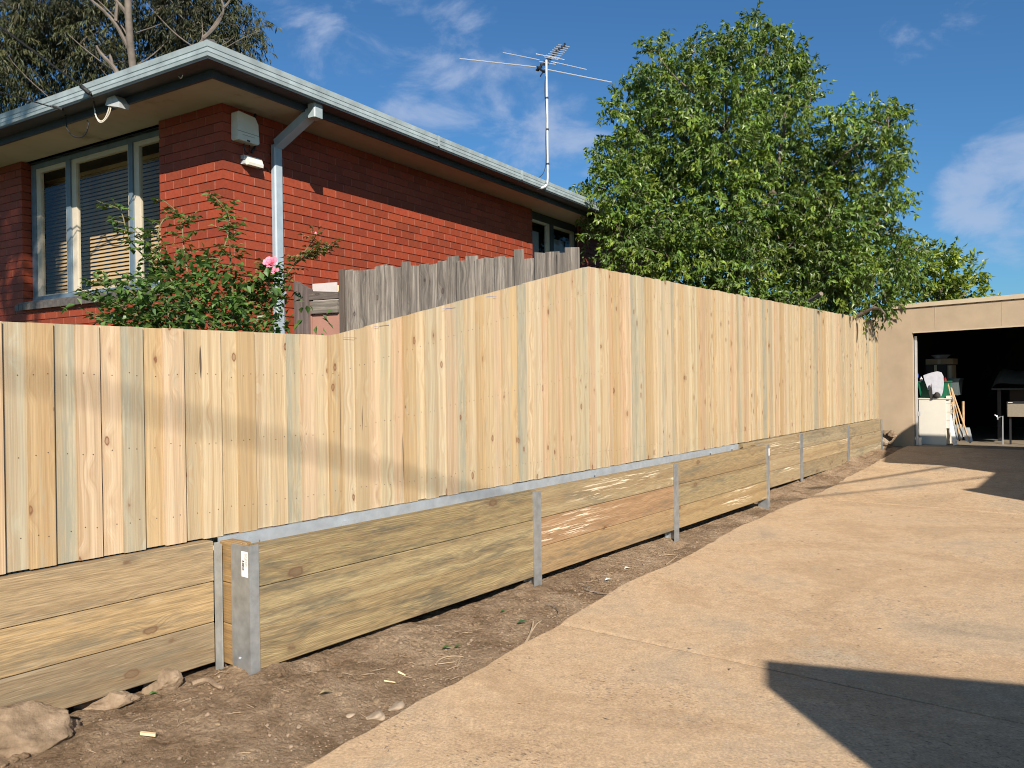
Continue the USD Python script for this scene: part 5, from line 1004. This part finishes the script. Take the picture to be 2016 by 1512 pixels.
def stick(pxs, r, label, name='stick', mt='dry_twig', lift=0.008, fork=()):
    P = np.array([onsoil(p) for p in pxs]); P[:, 2] += lift + r
    th = Thing(name, label, name, P[0], F, group='twigs and roots on the soil'); th.add('stem', tube(curve(P, 12) if len(P) > 2 else P, np.linspace(r, r * 0.6, 12 if len(P) > 2 else 2), 6), mt)
    for fk in fork:
        Q = np.array([onsoil(p) for p in fk]); Q[:, 2] += lift + r * 0.8; th.add('fork', tube(Q, np.linspace(r * 0.6, r * 0.3, len(Q)), 5), mt)
stick([(378, 1366), (400, 1362), (420, 1372), (440, 1382)], 0.016, 'thick broken root end lying below the corner post', 'root', 'rock_clay', 0.0)
stick([(143, 1405), (166, 1404)], 0.0035, 'thin white stick poking out beside the big boulder', 'stick', 'white_board', 0.03)
stick([(858, 1302), (880, 1288), (912, 1286)], 0.004, 'bundle of bare twigs on the soil near the drive edge', 'twig', fork=[[(862, 1301), (895, 1296), (908, 1288)], [(880, 1308), (902, 1300), (910, 1292)], [(900, 1302), (906, 1290)]])
stick([(1020, 1268), (1038, 1246), (1050, 1218)], 0.008, 'gnarled dry root at the edge of the drive', 'root', fork=[[(1046, 1232), (1056, 1222), (1066, 1214)], [(1036, 1262), (1052, 1240)]])
stick([(1150, 1152), (1190, 1157), (1222, 1154)], 0.005, 'dark bare twig beyond the second bed post', 'twig', 'bark')
stick([(1165, 1148), (1148, 1146)], 0.004, 'short dark twig left of the bare twig', 'twig', 'bark')
stick([(1076, 1186), (1090, 1189), (1096, 1202)], 0.004, 'bent dark twig by the drive edge', 'twig', 'bark')
stick([(1312, 1102), (1335, 1086)], 0.004, 'thin pale twig leaning up by the third bed post', 'twig')
stick([(1298, 1088), (1320, 1086), (1330, 1084)], 0.003, 'thin pale twig lying flat by the third bed post', 'twig')
stick([(756, 1336), (778, 1334)], 0.004, 'short pale wood splinter on the soil above the stone chips', 'splinter', 'pine_offcut')
stick([(784, 1322), (798, 1324)], 0.006, 'pale bark chip above the wood splinter', 'splinter', 'pine_offcut')
p0, p1 = onsoil((277, 1475)), onsoil((307, 1472)); d = (p1 - p0) / np.linalg.norm(p1 - p0); n_ = np.array([-d[1], d[0], 0])
q = np.array([p0 - n_ * 0.008, p1 - n_ * 0.008, p1 + n_ * 0.008, p0 + n_ * 0.008]) + [0, 0, 0.02]; v = np.vstack([q, q + [0, 0, 0.01]])
single('wood_offcut', (v, np.array([[0, 2, 1], [0, 3, 2], [4, 5, 6], [4, 6, 7], [0, 1, 5], [0, 5, 4], [1, 2, 6], [1, 6, 5], [2, 3, 7], [2, 7, 6], [3, 0, 4], [3, 4, 7]])), 'pine_offcut', 'small yellow wood offcut on the soil in the foreground', 'offcut', base=p0, frame=F)
for px, lab_, c, sz in (((870, 1280), 'green leaf left of the bare twigs', (0.06, 0.11, 0.03), 0.06), ((894, 1273), 'green leaf just above the bare twigs', (0.05, 0.10, 0.03), 0.05), ((1018, 1222), 'curled green leaf near the gnarled root', (0.045, 0.10, 0.04), 0.07), ((985, 1203), 'small green leaf at the foot of the sleepers', (0.05, 0.11, 0.04), 0.04), ((292, 1385), 'small bright green leaf on the soil beside the rocks', (0.06, 0.16, 0.04), 0.04), ((628, 1376), 'curled dry pale leaf on the dark soil', (0.26, 0.20, 0.12), 0.06), ((1228, 1115), 'torn white paper scrap beyond the second bed post', (0.75, 0.70, 0.62), 0.06), ((1190, 1135), 'crumpled white scrap near the drive edge', (0.72, 0.68, 0.60), 0.06)):
    p = onsoil(px); v, f, t_ = leaves(p[None] + [0, 0, 0.012], np.array([[0.7, -0.4, 0.25]]), np.array([[0.1, -0.2, 1.0]]), sz, sz * 0.5, np.array([c]), 0.25)
    dry = 'scrap' in lab_; single('paper_scrap' if dry else 'fallen_leaf', (v, f), 'leaf', lab_, 'scrap' if dry else 'leaf', base=p, frame=F, group='paper scraps on the soil' if dry else 'fallen leaves on the soil', attrs={'tint': t_})
# dark flecks of leaf and bark on the concrete
fl = []
for k in range(420):
    s_ = rng.uniform(1.5, 15.0); e = float(edge_t(s_)); t_ = e + 0.05 + rng.random() ** 1.5 * 3.2
    if k < 24: s_, t_ = rng.uniform(12.2, 13.2), rng.uniform(-2.9, -2.2)
    z = float(zg(s_)) + 0.004; r = min(0.0038 * math.exp(rng.normal(0, 0.5)), 0.008); a = rng.uniform(0, 6.28); v = np.array([[-2.2, 0, 0], [0, -0.6, 0.5], [2.2, 0, 0], [0, 0.6, 0.3]]) * r
    v = v @ np.array([[math.cos(a), math.sin(a), 0], [-math.sin(a), math.cos(a), 0], [0, 0, 1]]) + [s_, -t_, z]; fl.append((v, np.array([[0, 1, 2], [0, 2, 3]])))
single('leaf_flecks', join(fl), 'bark', 'dark flecks of bark and dry leaf scattered on the concrete drive', 'leaf litter', frame=F, kind='stuff')

# ================================================================== the home on the right, out of frame, that shades the drive
def slab(poly, z0, z1):
    return (lambda m: (np.array(m.vertices) * [1, -1, 1] + [0, 0, z0], np.array(m.faces)[:, ::-1]))(trimesh.creation.extrude_polygon(Polygon(poly), z1 - z0, engine='earcut'))
def caster(px, z):
    """where an edge at height z must be to shade the ground seen at a pixel"""
    p = onground(px); k = (z - p[2]) / SUN[2]; q = F.local(p + SUN * k); return q[0], -q[1]
ch_ = Thing('carport', 'flat roofed carport beside the camera on the near right of the drive', 'carport', (0.5, -4.0, 0), F)
A = [caster((1710, 1512), 2.6), caster((1506, 1350), 2.6), caster((1506, 1300), 2.6), caster((2016, 1347), 2.6)]
d0, d1 = np.subtract(A[0], A[1]), np.subtract(A[3], A[2])
poly = [tuple(np.add(A[1], d0 * 4.0)), A[1], A[2], tuple(np.add(A[2], d1 * 3.5))]
ch_.add('roof', slab(poly, 2.55, 2.60), 'fascia_paint')
cx, cy = np.mean(poly, axis=0)
for p in poly: q = np.array(p) * 0.82 + np.array([cx, cy]) * 0.18; ch_.add('post', box(q[0] - 0.05, q[0] + 0.05, -q[1] - 0.05, -q[1] + 0.05, 0, 2.549), 'blue_paint')
nh = Thing('neighbour_house', 'cream house with a wide flat eave on the right of the drive, outside the frame', 'house', (10.5, -3.5, 0), F)
B = [caster(p, 3.2) for p in ((2016, 986), (1892, 964), (1922, 960), (1958, 930), (1840, 914), (1738, 909))]
g1 = hit((1797, 835), F, 0, GS); g2 = hit((1836, 856), F, 0, 16.0)
def cast_l(p, z): k = (z - p[2]) / SUN[2]; q = F.local(F.world(p) + SUN * k); return q[0], -q[1]
C1, C2 = cast_l(g1, 3.2), cast_l(g2, 3.2)
e0 = np.add(B[0], np.subtract(B[0], B[1]) * 3.0)
poly = [tuple(e0)] + B + [(C1[0] - 0.15, C1[1]), (C2[0], C1[1] + 0.02), (C2[0], 7.5), (e0[0], 7.5)]
nh.add('roof', slab(poly, 3.12, 3.2), 'fascia_paint')
nh.add('wall', box(8.6, C2[0] - 0.4, -7.0, -3.6, 0, 3.119), 'cream_paint')
nh.add('door', box(8.59, 8.6, -5.6, -4.7, 0, 2.1), 'blue_paint')
sb2 = [(H.world([0.1, y_, z_]) + SUN * (12.0 + rng.uniform(-0.6, 0.6)), r_, 1.0) for y_, z_, r_ in ((3.2, 2.55, 0.34), (3.15, 3.15, 0.34), (3.1, 3.6, 0.3), (3.45, 2.5, 0.36), (3.75, 3.1, 0.42), (4.3, 2.7, 0.55), (4.5, 3.5, 0.6), (5.2, 3.0, 0.7), (5.6, 3.9, 0.7), (6.4, 3.2, 0.8), (6.9, 4.2, 0.8), (3.35, 3.35, 0.3), (7.6, 3.4, 0.9))]
st_ = Thing('street_tree', 'leafy street tree left of the camera, outside the frame, shading the house', 'tree', sb2[4][0] * [1, 1, 0])
(lv, lf, lt), tw = crown(sb2, 260, 0.10, 0.05, pc * 0.7, 0.3, 12, 0.5, shell=(0.1, 1.0))
tb = sb2[4][0] * [1, 1, 0]; tl_ = curve([tb, tb + [0.1, 0.1, 4.0], sb2[4][0] + [0, 0, -0.5]], 12)
st_.add('trunk', join([tube(tl_, np.linspace(0.16, 0.06, 12), 8)] + [branch(tl_[9], c, 0.04, 0.01) for c, r, d in sb2]), 'bark')
st_.add('crown', (lv, lf), 'leaf', attrs={'tint': lt}, kind='stuff')
# overhead lines whose shadows cross the fence and the drive
def up(p, k): return p + SUN * k
pol = Thing('power_pole', 'timber street pole with crossarm left of the camera, outside the frame', 'pole', pole_top * [1, 1, 0])
pol.add('shaft', tube([pole_top * [1, 1, 0] - [0, 0, 0.3], pole_top + [0, 0, 1.2]], [0.15, 0.11], 10), 'bark')
pol.add('crossarm', box(pole_top[0] - 0.9, pole_top[0] + 0.9, pole_top[1] - 0.06, pole_top[1] + 0.06, 8.5, 8.6), 'bark')
w1, w2 = F.world(hit((5, 730), F, 1, FT)), F.world(hit((860, 955), F, 1, FT))
ca, cb = up(w1, 19.0), up(w2, 17.0); dd_ = cb - ca
ol = Thing('overhead_line', 'thick bundled overhead power cable high above the drive, outside the frame', 'cable', ca)
ol.add('line', tube([ca - dd_ * 3.0, cb + dd_ * 0.3], 0.017, 6), 'black_rubber')
for pa, pb, lab_ in (((1500, 987), (1950, 938), 'nearer of two thin wires high over the drive, outside the frame'), ((1600, 960), (1870, 918), 'farther of two thin wires high over the drive, outside the frame')):
    ca, cb = up(onground(pa), 9.0), up(onground(pb), 9.5); dd_ = cb - ca; ol = Thing('overhead_line', lab_, 'cable', ca); ol.add('line', tube([ca - dd_ * 0.02, cb + dd_ * 2.5], 0.016 if 'nearer' in lab_ else 0.024, 6), 'black_rubber')
